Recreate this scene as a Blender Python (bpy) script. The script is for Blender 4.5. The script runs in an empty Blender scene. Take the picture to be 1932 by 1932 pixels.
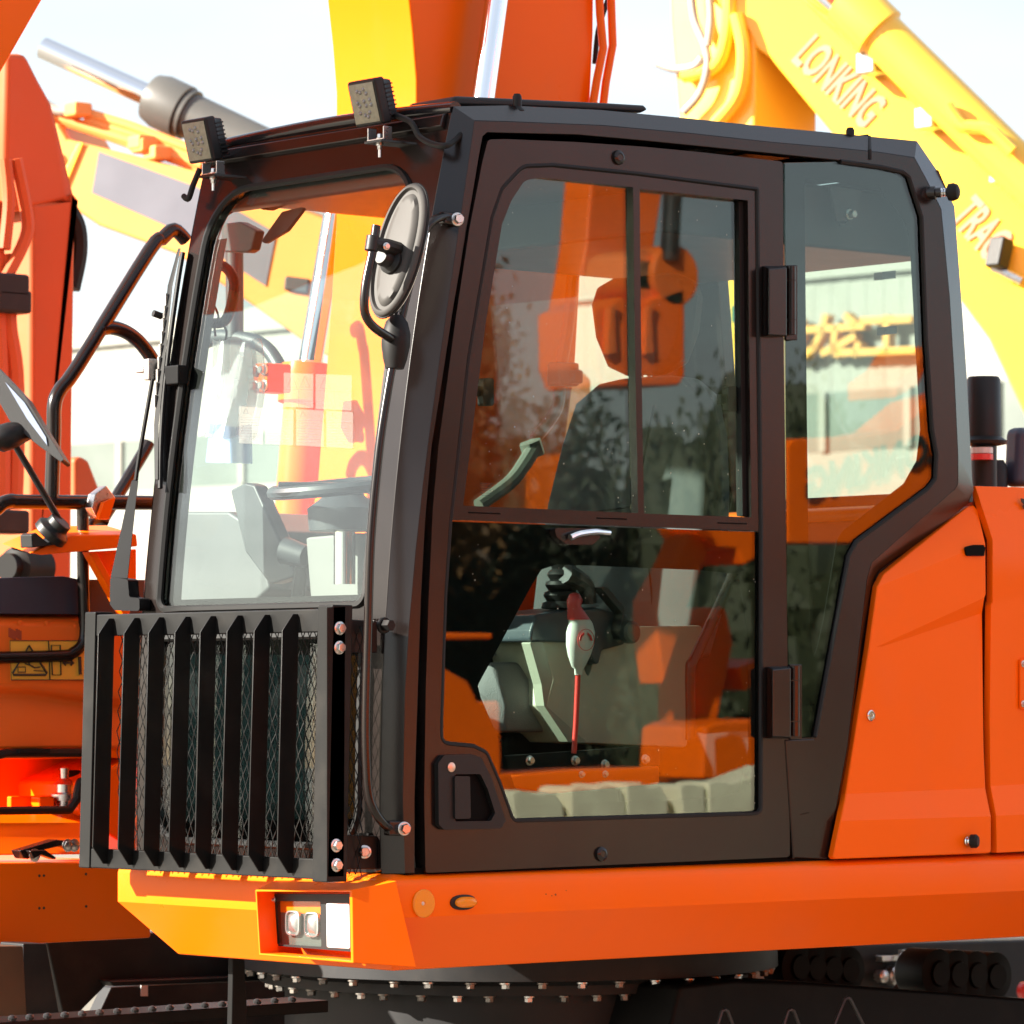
import bpy, bmesh, math, random
import numpy as np
from mathutils import Vector, Matrix
from mathutils.geometry import tessellate_polygon
random.seed(7)
S = bpy.context.scene
COL = S.collection

# ------------------------------------------------------------------ camera
FPX, CX = 8050.0, 966.0                      # focal length in pixels of a 1932 px wide picture
PITCH, YAW = math.atan(350/8050.0), math.radians(49.2)
_h = np.array([math.cos(YAW), math.sin(YAW), 0]); _r = np.array([math.sin(YAW), -math.cos(YAW), 0]); _z = np.array([0, 0, 1.0])
_f = _h*math.cos(PITCH)+_z*math.sin(PITCH); _u = -_h*math.sin(PITCH)+_z*math.cos(PITCH)
def _ray(u, v): return _f+_r*(u-CX)/FPX-_u*(v-CX)/FPX
CAM = np.array([0, 0, 1.215])-_ray(760, 1656)*9.1
cd = bpy.data.cameras.new('camera'); cam = bpy.data.objects.new('camera', cd); COL.objects.link(cam)
cam.matrix_world = Matrix(((_r[0], _u[0], -_f[0], CAM[0]), (_r[1], _u[1], -_f[1], CAM[1]), (_r[2], _u[2], -_f[2], CAM[2]), (0, 0, 0, 1)))
cd.sensor_width = 36; cd.lens = FPX/1932*36; cd.clip_start = .1; cd.clip_end = 2000
cd.dof.use_dof = True; cd.dof.focus_distance = 9.25; cd.dof.aperture_fstop = 9.5
S.camera = cam

# ------------------------------------------------------------------ sky, sun, exposure
SUN_EL, SUN_AZ = math.radians(27), math.radians(28)      # light travels towards +X and a little towards -Y
w = bpy.data.worlds.new('World'); S.world = w; w.use_nodes = True
nt = w.node_tree; bg = nt.nodes['Background']
sky = nt.nodes.new('ShaderNodeTexSky'); sky.sky_type = 'NISHITA'; sky.sun_disc = False
sky.sun_elevation = SUN_EL; sky.dust_density = 1.4; sky.air_density = 1.0; sky.ozone_density = .8
sdir = Vector((-math.cos(SUN_EL)*math.cos(SUN_AZ), math.cos(SUN_EL)*math.sin(SUN_AZ), math.sin(SUN_EL)))   # towards the sun
sky.sun_rotation = math.atan2(sdir.x, sdir.y)
# thin high cloud all over the sky
wtc = nt.nodes.new('ShaderNodeTexCoord'); wmp = nt.nodes.new('ShaderNodeMapping'); wmp.inputs['Scale'].default_value = (2.2, 2.2, 7); wn = nt.nodes.new('ShaderNodeTexNoise'); wn.inputs['Scale'].default_value = 2.6; wn.inputs['Detail'].default_value = 7
wr = nt.nodes.new('ShaderNodeMapRange'); wr.inputs[1].default_value = .3; wr.inputs[2].default_value = .7; wr.inputs[3].default_value = .25; wr.inputs[4].default_value = .85
wm = nt.nodes.new('ShaderNodeMix'); wm.data_type = 'RGBA'; wm.inputs[7].default_value = (3.6, 3.68, 3.75, 1)
nt.links.new(wtc.outputs['Generated'], wmp.inputs[0]); nt.links.new(wmp.outputs[0], wn.inputs['Vector']); nt.links.new(wn.outputs['Fac'], wr.inputs[0]); nt.links.new(wr.outputs[0], wm.inputs[0]); nt.links.new(sky.outputs[0], wm.inputs[6])
nt.links.new(wm.outputs[2], bg.inputs[0]); bg.inputs[1].default_value = .06
sl = bpy.data.lights.new('sun', 'SUN'); so = bpy.data.objects.new('sun', sl); COL.objects.link(so)
sl.energy = 4.7; sl.angle = math.radians(.6); sl.color = (1, .93, .82)
so.rotation_euler = sdir.to_track_quat('Z', 'Y').to_euler(); so.location = sdir*30
S.view_settings.view_transform = 'Standard'; S.view_settings.look = 'None'; S.view_settings.gamma = 1
S.view_settings.use_curve_mapping = False; S.view_settings.exposure = 2.32
S.cycles.transparent_max_bounces = 32; S.cycles.max_bounces = 10; S.cycles.caustics_reflective = False; S.cycles.caustics_refractive = False

# ------------------------------------------------------------------ measuring helpers
def V(a): return Vector((float(a[0]), float(a[1]), float(a[2])))
def P(q, X=None, Y=None, Z=None, D=None, pl=None):
    """point of the place seen at picture position q on a known plane"""
    d = _ray(q[0], q[1])
    if X is not None: t = (X-CAM[0])/d[0]
    elif Y is not None: t = (Y-CAM[1])/d[1]
    elif Z is not None: t = (Z-CAM[2])/d[2]
    elif pl is not None: t = np.dot(pl[0]-CAM, pl[1])/np.dot(d, pl[1])
    else: t = D
    return V(CAM+d*t)
def zf(x0, y0, wd): return lambda X, Y: ((x0+X*wd/1932)*.503125, (y0+Y*wd/1932)*.503125)
a1, a2, a3, a4, a5, a8 = zf(0, 0, 1000), zf(900, 0, 1000), zf(1900, 0, 1000), zf(2840, 0, 1000), zf(0, 900, 1000), zf(0, 1800, 1000)
a6, a7 = zf(600, 600, 1100), zf(600, 1500, 1100)
b1, b2, b3, b4 = zf(0, 2700, 1140), zf(900, 2700, 1140), zf(1900, 2700, 1140), zf(2700, 2700, 1140)
b5, b6, b7, b8 = zf(1600, 600, 1300), zf(1600, 1900, 1300), zf(2740, 700, 1100), zf(2740, 1700, 1100)
def L(f, *pts): return [f(*p) for p in pts]
def Ps(pts, **k): return [P(q, **k) for q in pts]

# ------------------------------------------------------------------ materials
MATS = {}
def mat(name, col, rough=.5, metal=0, coat=0, var=.06, scale=6, bump=0, bscale=60, spec=.5, dust=0, emit=None, sheen=0, cr=.08):
    m = bpy.data.materials.new(name); m.use_nodes = True; n = m.node_tree; b = n.nodes['Principled BSDF']
    tc = n.nodes.new('ShaderNodeTexCoord'); no = n.nodes.new('ShaderNodeTexNoise'); no.inputs['Scale'].default_value = scale; no.inputs['Detail'].default_value = 6
    n.links.new(tc.outputs['Object'], no.inputs['Vector'])
    mx = n.nodes.new('ShaderNodeMix'); mx.data_type = 'RGBA'
    mx.inputs[6].default_value = (*[c*(1-var*2) for c in col], 1); mx.inputs[7].default_value = (*[min(1, c*(1+var*2)) for c in col], 1)
    n.links.new(no.outputs['Fac'], mx.inputs[0]); last = mx.outputs[2]
    if dust:
        n2 = n.nodes.new('ShaderNodeTexNoise'); n2.inputs['Scale'].default_value = scale*2.3; n2.inputs['Detail'].default_value = 9
        n.links.new(tc.outputs['Object'], n2.inputs['Vector'])
        rp = n.nodes.new('ShaderNodeMapRange'); rp.inputs[1].default_value = .5; rp.inputs[2].default_value = .8; rp.inputs[4].default_value = dust
        n.links.new(n2.outputs['Fac'], rp.inputs[0])
        m2 = n.nodes.new('ShaderNodeMix'); m2.data_type = 'RGBA'; m2.inputs[7].default_value = (.25, .21, .17, 1)
        n.links.new(rp.outputs[0], m2.inputs[0]); n.links.new(last, m2.inputs[6]); last = m2.outputs[2]
    n.links.new(last, b.inputs['Base Color'])
    rr = n.nodes.new('ShaderNodeMapRange'); rr.inputs[3].default_value = max(0, rough-.06); rr.inputs[4].default_value = min(1, rough+.08)
    n.links.new(no.outputs['Fac'], rr.inputs[0]); n.links.new(rr.outputs[0], b.inputs['Roughness'])
    b.inputs['Metallic'].default_value = metal; b.inputs['Coat Weight'].default_value = coat; b.inputs['Coat Roughness'].default_value = cr
    b.inputs['Specular IOR Level'].default_value = spec
    if sheen: b.inputs['Sheen Weight'].default_value = sheen
    if emit: b.inputs['Emission Color'].default_value = (*col, 1); b.inputs['Emission Strength'].default_value = emit
    if bump:
        n3 = n.nodes.new('ShaderNodeTexNoise'); n3.inputs['Scale'].default_value = bscale; n3.inputs['Detail'].default_value = 4
        n.links.new(tc.outputs['Object'], n3.inputs['Vector'])
        bp = n.nodes.new('ShaderNodeBump'); bp.inputs['Strength'].default_value = bump; bp.inputs['Distance'].default_value = .004
        n.links.new(n3.outputs['Fac'], bp.inputs['Height']); n.links.new(bp.outputs[0], b.inputs['Normal'])
    MATS[name] = m; return m
def glass(name, tint, ior=1.6, alpha=None):
    """window pane: mirror share by Fresnel, the rest passes tinted"""
    m = bpy.data.materials.new(name); m.use_nodes = True; n = m.node_tree; n.nodes.clear()
    out = n.nodes.new('ShaderNodeOutputMaterial'); mx = n.nodes.new('ShaderNodeMixShader'); tr = n.nodes.new('ShaderNodeBsdfTransparent'); gl = n.nodes.new('ShaderNodeBsdfGlossy')
    fr = n.nodes.new('ShaderNodeFresnel'); ge = n.nodes.new('ShaderNodeNewGeometry'); mr = n.nodes.new('ShaderNodeMapRange')
    mr.inputs[3].default_value = ior; mr.inputs[4].default_value = 1/ior
    n.links.new(ge.outputs['Backfacing'], mr.inputs[0]); n.links.new(mr.outputs[0], fr.inputs['IOR'])
    tr.inputs[0].default_value = (*tint, 1); gl.inputs[0].default_value = (1, 1, 1, 1); gl.inputs['Roughness'].default_value = 0.0
    n.links.new(fr.outputs[0], mx.inputs[0]); n.links.new(tr.outputs[0], mx.inputs[1]); n.links.new(gl.outputs[0], mx.inputs[2]); n.links.new(mx.outputs[0], out.inputs[0])
    return m
def film(name, col, a):
    m = bpy.data.materials.new(name); m.use_nodes = True; n = m.node_tree; b = n.nodes['Principled BSDF']
    b.inputs['Base Color'].default_value = (*col, 1); b.inputs['Alpha'].default_value = a; b.inputs['Roughness'].default_value = .5
    return m
BLK = mat('black_paint', (.0088, .0058, .0052), .21, var=.1, bump=.02, bscale=250, dust=.012, scale=3, spec=.42)
BLKG = mat('guard_paint', (.007, .007, .007), .36, spec=.2, var=.15, bump=.03, bscale=200, dust=.05, scale=4)
PLA = mat('black_plastic', (.011, .011, .011), .42, spec=.3, bump=.1, bscale=400)
RUB = mat('rubber', (.008, .008, .008), .55, spec=.25)
ORG = mat('orange_paint', (.95, .138, .001), .28, var=.03, scale=2, spec=.15, dust=.06, bump=.06, bscale=2.5)
ORGD = mat('orange_paint_aged', (.80, .15, .014), .42, coat=.05, spec=.35, var=.05, scale=3, dust=.06)
YEL = mat('yellow_paint', (.92, .56, .05), .33, coat=.4, var=.04, scale=2)
CHR = mat('chrome', (.82, .83, .85), .12, metal=1, var=.02)
STL = mat('zinc_steel', (.62, .6, .58), .28, metal=1, var=.08, scale=80)
GRYM = mat('grey_cylinder_paint', (.085, .082, .075), .4, var=.05, dust=.05)
GLS = glass('clear_glass', (.93, .97, .95), 1.5); GLD = glass('tinted_glass', (.70, .78, .74), 1.53)
BLKW = mat('wiper_black', (.006, .006, .0065), .4, spec=.12)
FRIT = mat('black_frit', (.004, .004, .004), .5, spec=.04)
SEATM = mat('seat_fabric', (.045, .05, .052), .85, bump=.4, bscale=500, sheen=.3)
SEATG = mat('seat_cushion_fabric', (.17, .17, .18), .9, bump=.5, bscale=350)
BEI = mat('beige_plastic', (.46, .45, .36), .45, bump=.08, bscale=300)
PALE = mat('pale_plastic', (.62, .64, .60), .45, bump=.05, bscale=300)
DKP = mat('dark_trim', (.03, .035, .04), .45, bump=.1, bscale=300)
DKB = mat('interior_black', (.008, .008, .008), .6, spec=.15)
REDP = mat('red_plastic', (.62, .035, .03), .35, coat=.3)
AMB = mat('amber_lens', (.9, .27, .0), .22, coat=.1, bump=.3, bscale=300)
WHI = mat('white_lens', (.55, .56, .56), .25, coat=.5)
LEDM = mat('lamp_reflector', (.26, .25, .19), .35, var=.2, scale=90, bump=.4, bscale=500)
LEDB = mat('led_dome', (.2, .2, .2), .12, coat=1)
WRP = mat('white_wrap', (.85, .78, .55), .8, bump=.4, bscale=40, var=.15)
BUILDM = mat('corrugated_cladding', (.21, .205, .178), .6, var=.03, scale=.6)
GOLD = mat('gold_letters', (.6, .28, .03), .45)
BANDM = mat('window_band_glass', (.11, .13, .115), .4, spec=.3, var=.3, scale=.5)
LAV = mat('lavender_decal', (.13, .13, .155), .4)
DECY = mat('warning_yellow', (.78, .42, .05), .5); INK = mat('print_black', (.02, .02, .015), .6)
PINK = mat('pale_pink_print', (.55, .29, .2), .6, spec=.2)
CONC = mat('concrete', (.16, .142, .112), .9, var=.12, scale=.7, bump=.4, bscale=30)
BARK = mat('bark', (.09, .065, .045), .9, bump=.6, bscale=25)
LEAF1 = mat('willow_leaf', (.028, .036, .011), .7, var=.3, scale=2); LEAF2 = mat('autumn_leaf', (.11, .055, .014), .7, var=.3, scale=2)
NAVY = mat('navy_hood', (.03, .035, .06), .45); DGRY = mat('dark_grey_steel', (.016, .016, .017), .5, var=.25, dust=.06, scale=4, spec=.25)
BLKU = mat('undercarriage_black', (.004, .0038, .0038), .5, var=.2, dust=.025, scale=5, spec=.15)
BAGM = film('bag_plastic', (.86, .88, .93), .55); BAGB = film('bag_plastic_blue', (.35, .5, .85), .5)
STK = film('sticker_film', (.5, .48, .4), .06); STKL = film('sticker_print', (.12, .12, .12), .13)
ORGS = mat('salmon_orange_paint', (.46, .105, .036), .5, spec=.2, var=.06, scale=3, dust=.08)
HOSEL = mat('pale_hose', (.3, .26, .22), .5); ORGL = mat('orange_paint_glare', (.85, .29, .075), .45, spec=.3, var=.05, scale=3, dust=.05)  # distant boom's orange is paled so the colour carries sun glare
HOSE = mat('grey_hose', (.14, .155, .13), .4); BRONZE = mat('lock_brass', (.75, .5, .38), .3, metal=.8)
GRN = mat('green_badge', (.02, .16, .1), .4)

# ------------------------------------------------------------------ mesh helpers
class MB:
    def __init__(s): s.v = []; s.f = []
    def add(s, vs, fs):
        o = len(s.v); s.v += [Vector(v) for v in vs]; s.f += [tuple(i+o for i in f) for f in fs]; return s
    def plate(s, loops, off):
        """polygon (first loop) with holes, extruded by off"""
        off = Vector(off); loops = [[Vector(p) for p in l] for l in loops]; flat = [p for l in loops for p in l]; n = len(flat)
        tri = tessellate_polygon(loops); vs = flat+[p+off for p in flat]; fs = []
        for t in tri: fs.append(tuple(t)); fs.append(tuple(i+n for i in reversed(t)))
        k = 0
        for l in loops:
            m = len(l)
            for i in range(m): a, b = k+i, k+(i+1) % m; fs.append((a, b, b+n, a+n))
            k += m
        return s.add(vs, fs)
    def prism(s, loop, off):
        off = Vector(off); n = len(loop); vs = [Vector(p) for p in loop]; vs += [p+off for p in vs]
        return s.add(vs, [tuple(range(n)), tuple(range(2*n-1, n-1, -1))]+[(i, (i+1) % n, (i+1) % n+n, i+n) for i in range(n)])
    def loft(s, rings, cap=True, closed=True):
        n = len(rings[0]); vs = [p for r in rings for p in r]; fs = []
        for k in range(len(rings)-1):
            for i in range(n if closed else n-1): j = (i+1) % n; fs.append((k*n+i, k*n+j, (k+1)*n+j, (k+1)*n+i))
        if cap and closed: fs.append(tuple(range(n-1, -1, -1))); fs.append(tuple(range((len(rings)-1)*n, len(rings)*n)))
        return s.add(vs, fs)
    def box(s, c, sx, sy, sz, M=None):
        vs = [Vector((x*sx/2, y*sy/2, z*sz/2)) for x in (-1, 1) for y in (-1, 1) for z in (-1, 1)]
        if M is not None: vs = [M @ v for v in vs]
        c = Vector(c)
        return s.add([v+c for v in vs], [(0, 1, 3, 2), (4, 6, 7, 5), (0, 4, 5, 1), (2, 3, 7, 6), (0, 2, 6, 4), (1, 5, 7, 3)])
    def tube(s, pts, r, n=10, smooth=0, closed=False):
        pts = [Vector(p) for p in pts]
        if smooth: pts = crom(pts, smooth, closed)
        m = len(pts); rs = r if isinstance(r, (list, tuple)) else [r]*m
        if len(rs) != m: rs = [rs[0]+(rs[-1]-rs[0])*i/(m-1) for i in range(m)]
        rings = []; nrm = None
        for i, p in enumerate(pts):
            if closed: t = pts[(i+1) % m]-pts[i-1]
            else: t = pts[min(i+1, m-1)]-pts[max(i-1, 0)]
            t.normalize()
            if nrm is None: nrm = t.orthogonal().normalized()
            else:
                nrm = nrm-t*nrm.dot(t)
                nrm.normalize()
            b = t.cross(nrm)
            rings.append([p+(nrm*math.cos(2*math.pi*k/n)+b*math.sin(2*math.pi*k/n))*rs[i] for k in range(n)])
        if closed: rings.append(rings[0]); return s.loft(rings, cap=False)
        return s.loft(rings)
    def cyl(s, p, q, r, n=16): return s.tube([p, q], r, n)
    def lathe(s, p, axis, prof, n=20, sc=(1, 1), ref=None):
        """prof: (radius, height) along axis from p"""
        p = Vector(p); ax = Vector(axis).normalized(); e = (Vector(ref)-ax*Vector(ref).dot(ax)).normalized() if ref is not None else ax.orthogonal().normalized(); g = ax.cross(e)
        return s.loft([[p+ax*h+(e*math.cos(2*math.pi*k/n)*sc[0]+g*math.sin(2*math.pi*k/n)*sc[1])*max(r, 1e-4) for k in range(n)] for r, h in prof])
    def build(s, name, m, parent=None, bevel=0, seg=2, smooth=None, label=None, kind=None):
        me = bpy.data.meshes.new(name); me.from_pydata([tuple(v) for v in s.v], [], s.f); me.materials.append(m)
        bm = bmesh.new(); bm.from_mesh(me); bmesh.ops.remove_doubles(bm, verts=bm.verts, dist=1e-5); bmesh.ops.recalc_face_normals(bm, faces=bm.faces); bm.to_mesh(me); bm.free()
        return link(name, me, parent, bevel, seg, smooth, label, kind)
def link(name, me, parent=None, bevel=0, seg=2, smooth=None, label=None, kind=None, M=None):
    o = bpy.data.objects.new(name, me); COL.objects.link(o)
    bas = M if M is not None else Matrix.Identity(4)
    if parent is not None:
        o.parent = parent
        if parent.type == 'EMPTY' and not parent.get('local'): bas = Matrix.Translation(-parent.location) @ bas
    o.matrix_basis = bas
    if label: o['label'] = label
    if kind: o['kind'] = kind
    if smooth is None: smooth = 35
    if smooth:
        me.polygons.foreach_set('use_smooth', [True]*len(me.polygons))
        me.set_sharp_from_angle(angle=math.radians(smooth))
    if bevel:
        b = o.modifiers.new('bevel', 'BEVEL'); b.width = bevel; b.segments = seg; b.limit_method = 'ANGLE'; b.angle_limit = math.radians(40); b.harden_normals = True
    return o
def crom(p, k, closed=False):
    out = []; m = len(p)
    for i in range(m if closed else m-1):
        g = (lambda j: p[j % m]) if closed else (lambda j: p[max(0, min(m-1, j))])
        a, b, c, d = g(i-1), g(i), g(i+1), g(i+2)
        for s in range(k):
            t = s/k; out.append(.5*((2*b)+(c-a)*t+(2*a-5*b+4*c-d)*t*t+(3*b-a-3*c+d)*t**3))
    if not closed: out.append(p[-1])
    return out
def rp(pts, r, n=5):
    """round the corners of a 2-D picture outline; a point may carry its own radius"""
    out = []; m = len(pts)
    for i in range(m):
        a, b, c = pts[i-1], pts[i], pts[(i+1) % m]; rr = b[2] if len(b) > 2 else r
        a, b, c = [np.array(x[:2], float) for x in (a, b, c)]
        da, dc = a-b, c-b; la, lc = np.linalg.norm(da), np.linalg.norm(dc)
        if rr <= 0 or la < 1e-6 or lc < 1e-6: out.append(tuple(b)); continue
        cosang = np.clip(np.dot(da, dc)/la/lc, -1, 1)
        t = min(rr/max(math.tan(math.acos(cosang)/2), 1e-3), la*.48, lc*.48); p0, p1 = b+da/la*t, b+dc/lc*t
        for k in range(n+1): s = k/n; out.append(tuple((1-s)**2*p0+2*s*(1-s)*b+s*s*p1))
    return out
def empty(name, loc, label, cat, group=None, M=None):
    o = bpy.data.objects.new(name, None); COL.objects.link(o); o.empty_display_size = .2
    o.location = loc
    if M is not None: o.matrix_world = M; o['local'] = 1
    o['label'] = label; o['category'] = cat
    if group: o['group'] = group
    return o
def tag(o, label, cat, group=None):
    o['label'] = label; o['category'] = cat
    if group: o['group'] = group
    return o
def txt(s, name, m, parent, org, right, up, size, th=.003, font_bold=True, sx=1):
    cu = bpy.data.curves.new('t', 'FONT'); cu.body = s; cu.size = 1; cu.extrude = 0; cu.offset = .026 if font_bold else 0; cu.resolution_u = 3
    t = bpy.data.objects.new('t', cu); COL.objects.link(t)
    me = bpy.data.meshes.new_from_object(t.evaluated_get(bpy.context.evaluated_depsgraph_get()))
    bpy.data.objects.remove(t); bpy.data.curves.remove(cu)
    right = Vector(right).normalized(); up = Vector(up).normalized(); nn = right.cross(up); org = Vector(org); b = MB()
    vs = [org+right*(v.co.x*size*sx)+up*(v.co.y*size) for v in me.vertices]
    b.add(vs+[v+nn*th for v in vs], [tuple(p.vertices) for p in me.polygons]+[tuple(i+len(vs) for i in p.vertices) for p in me.polygons])
    cnt = {}
    for p in me.polygons:
        for e in p.edge_keys: cnt[e] = cnt.get(e, 0)+1
    k = len(vs); b.f += [(e[0], e[1], e[1]+k, e[0]+k) for e, c in cnt.items() if c == 1]
    bpy.data.meshes.remove(me)
    return b.build(name, m, parent, smooth=0)
def bolt_mesh(r, h, m, name='bolt', washer=True, dome=False):
    b = MB()
    if washer: b.lathe((0, 0, 0), (0, 0, 1), [(r*1.35, 0), (r*1.35, h*.22), (r*1.15, h*.3)], 16)
    z0 = h*.3 if washer else 0
    b.loft([[Vector((math.cos(a)*q, math.sin(a)*q, z)) for a in [k*math.pi/3 for k in range(6)]] for q, z in ((r, z0), (r, h*.88), (r*.86, h))])
    me = bpy.data.meshes.new(name); me.from_pydata([tuple(v) for v in b.v], [], b.f); me.materials.append(m)
    bm = bmesh.new(); bm.from_mesh(me); bmesh.ops.recalc_face_normals(bm, faces=bm.faces); bm.to_mesh(me); bm.free()
    return me
def place(name, me, parent, p, n, roll=0):
    q = Vector(n).normalized().to_track_quat('Z', 'Y').to_matrix().to_4x4()
    return link(name, me, parent, M=Matrix.Translation(Vector(p)) @ q @ Matrix.Rotation(roll, 4, 'Z'), smooth=30)
BOLT = bolt_mesh(.0085, .011, STL); BOLTB = bolt_mesh(.011, .016, STL); BOLTD = bolt_mesh(.011, .016, mat('greasy_steel', (.22, .2, .18), .42, metal=.9, var=.4, scale=60)); BOLTS = bolt_mesh(.006, .008, STL)
YV, XV, ZV = Vector((0, 1, 0)), Vector((1, 0, 0)), Vector((0, 0, 1))
W = .98

# ================================================================== SETTING
g = MB(); g.add([(-400, -400, 0), (600, -400, 0), (600, 600, 0), (-400, 600, 0)], [(0, 1, 2, 3)])
o = g.build('ground', CONC, smooth=0, kind='structure')

# ================================================================== THE EXCAVATOR
EX = empty('excavator', (1.5, 1.4, 0), 'nearest orange excavator with black glazed cab and slatted front guard', 'excavator')

# ---- cab shell: flat side face with a chamfer all round
A = [(718.5, 1648), (721, 1507), (724, 1299), (726, 1181), (737, 1041), (748, 920), (756, 841), (772, 674), (791, 560), (810, 462), (823, 391), (838, 286), (853.8, 200.5),
     (956, 199), (1138, 208), (1294, 222.7), (1459, 240), (1574.7, 251), (1658, 259), (1730, 266), (1767, 320), (1801, 390), (1813, 550), (1824, 710), (1834, 905), (1837, 924), (1831, 947),
     (1668, 1078.7), (1656.5, 1098.8), (1607.8, 1408.7), (1567.7, 1621)]
B = [(763, 1648), (763, 1500), (763, 1299), (770, 1184), (783, 1041), (798, 915), (808, 840), (829, 672), (847, 550), (861, 462), (871, 391), (885, 290), (895, 227),
     (956, 228.5), (1138, 236), (1294, 250), (1459, 268), (1575, 278), (1658, 286.5), (1725.8, 297), (1749, 340), (1776, 394), (1792, 560), (1801, 710), (1808, 860), (1808, 912), (1803, 922),
     (1645, 1061.6), (1636, 1093), (1599, 1409), (1560, 1621)]
CH = .045
PA = Ps(A, Y=CH); PB = Ps(B, Y=0)
_c = np.polyfit([p.z for p in PA[:13]], [p.x for p in PA[:13]], 3)
def XA(z): return float(np.polyval(_c, z))
for i in range(13): PA[i].x = XA(PA[i].z)
_cb = np.polyfit([p.z for p in PB[:13]], [p.x for p in PB[:13]], 3)
for i in range(13): PB[i].x = float(np.polyval(_cb, PB[i].z))
G = [(1497, 1618), (1497, 1393), (1539, 1391), (1602, 1050), (1616, 1024), (1751, 924), (1766, 904), (1768, 855), (1759.6, 810), (1748, 639), (1739.5, 409.5), (1715.4, 331), (1705, 323), (1663, 314),
     (1585, 303), (1459, 290), (1216, 265.6), (1086, 254), (956, 251), (920, 250), (911, 258), (905, 290), (882, 430), (856, 580), (829, 755), (815, 841), (803, 980), (795, 1127), (786, 1400), (783, 1507), (783, 1648)]
shell = MB()
shell.prism(PB+Ps(G, Y=0), YV*.05) if False else shell.plate([PB+Ps(G, Y=0)], YV*.04)
side = shell.build('cab_shell', BLK, EX, bevel=.004)
def far(p, y): return Vector((p.x, y, p.z))
# chamfers (near and far), roof and rear skin
s2 = MB(); s2.loft([PB, PA], cap=False, closed=False)
s2.build('cab_edge', BLK, side, smooth=25)
s3 = MB(); PBf = [far(p, W) for p in PB]; PAf = [far(p, W-CH) for p in PA]
s3.loft([PBf, PAf], cap=False, closed=False)
hole = [far(P(q, Y=0), W) for q in [(830, 1165), (845, 841), (908, 408), (960, 408), (1459, 428), (1690, 432), (1742, 450), (1755, 850), (1600, 1000), (1570, 1165)]]
hole[2] = Vector((.20, W, 2.71)); hole[3] = Vector((.30, W, 2.765)); hole[4:4] = [Vector((.84, W, 2.765)), Vector((.9, W, 2.68))]
hole2 = [Vector((x, W, z)) for x, z in ((.09, 1.31), (.09, 1.70), (.76, 1.70), (.76, 1.31))]
s3.plate([PBf, hole, hole2], YV*-.04)
s3.build('far_side_frame', BLK, side, bevel=.003)
gp = MB(); gp.plate([[v-YV*.02 for v in hole]], YV*-.006); gp.build('far_side_window', GLS, EX, smooth=0)
gp = MB(); gp.plate([[v-YV*.02 for v in hole2]], YV*-.006); gp.build('far_lower_window', glass('teal_glass', (.085, .125, .135), 1.5), EX, smooth=0)
rf = MB(); ys = [CH, .1, .25, W/2, W-.25, W-.1, W-CH]; cr = [0, .008, .02, .026, .02, .008, 0]
rf.loft([[Vector((PA[i].x, y, PA[i].z+c*min(1, (i-12)/1.5)*(1 if i < 19 else 0))) for y, c in zip(ys, cr)] for i in range(12, 21)], closed=False)
rf.build('cab_roof', BLK, EX, smooth=30)
rr = MB()
for y0, y1 in ((CH, .13), (W-.13, W-CH)): rr.loft([[Vector((PA[i].x, y0, PA[i].z)), Vector((PA[i].x, y1, PA[i].z)), Vector((PA[i].x-.04, y1, PA[i].z)), Vector((PA[i].x-.04, y0, PA[i].z))] for i in range(20, 27)])
for r_ in ((20, 21), (25, 30)): rr.loft([[Vector((PA[i].x, CH, PA[i].z)), Vector((PA[i].x, W-CH, PA[i].z))] for i in range(r_[0], r_[1]+1)], closed=False)
rr.build('rear_frame', BLK, EX, bevel=.004)
rg = MB(); rg.loft([[Vector((PA[i].x-.02, y, PA[i].z)) for y in (.13, W-.13)] for i in (21, 22, 23, 24, 25)], closed=False); rg.build('rear_window', GLS, EX, smooth=0)
# floor, lining and interior rear wall
fl = MB(); fl.box((.62, .49, 1.18), 1.28, .9, .08); fl.build('cab_floor', DKB, EX)
li = MB(); li.box((1.265, .505, 2.735), .91, .88, .15); li.box((.525, .505, 2.785), .57, .88, .05); li.box((.215, .49, 2.78), .05, .84, .09); li.build('roof_lining', DKP, EX, bevel=.01)
rw = MB(); rw.loft([[Vector((PA[i].x-.05, y, PA[i].z)) for y in (.06, W-.06)] for i in (26, 27, 28, 29, 30)], closed=False); rw.build('rear_lining', DKB, EX)

# ---- front frame with upper and lower windscreen
def yz_round(y0, y1, z0, z1, rt, rb, n=8, m=14):
    """rounded rectangle in (y, z), top radius rt, bottom radius rb, with extra points along the long sides"""
    pts = []
    for (cy, cz, a0, r) in ((y1-rb, z0+rb, -90, rb), (y1-rt, z1-rt, 0, rt), (y0+rt, z1-rt, 90, rt), (y0+rb, z0+rb, 180, rb)):
        for k in range(n+1): a = math.radians(a0+90*k/n); pts.append((cy+r*math.cos(a), cz+r*math.sin(a)))
        ln = len(pts)
    out = []
    for i, p in enumerate(pts):
        q = pts[(i+1) % len(pts)]; out.append(p)
        d = math.hypot(q[0]-p[0], q[1]-p[1])
        k = int(d/.06)
        for s in range(1, k): out.append((p[0]+(q[0]-p[0])*s/k, p[1]+(q[1]-p[1])*s/k))
    return out
def front_ring(l, off): return [Vector((XA(z)+off, y, z)) for y, z in l]
def outer_of(inner, y0, y1, z0, z1):
    """matching outer loop: push each inner point outwards to the rectangle"""
    cy, cz = (y0+y1)/2, (z0+z1)/2; hy, hz = (y1-y0)/2, (z1-z0)/2; out = []
    iy = max(abs(p[0]-cy) for p in inner); iz = max(abs(p[1]-cz) for p in inner)
    for y, z in inner:
        a, b = (y-cy)/iy, (z-cz)/iz; s = 1/max(abs(a), abs(b)); out.append((cy+a*hy*s, cz+b*hz*s))
    return out
ff = MB()
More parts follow.
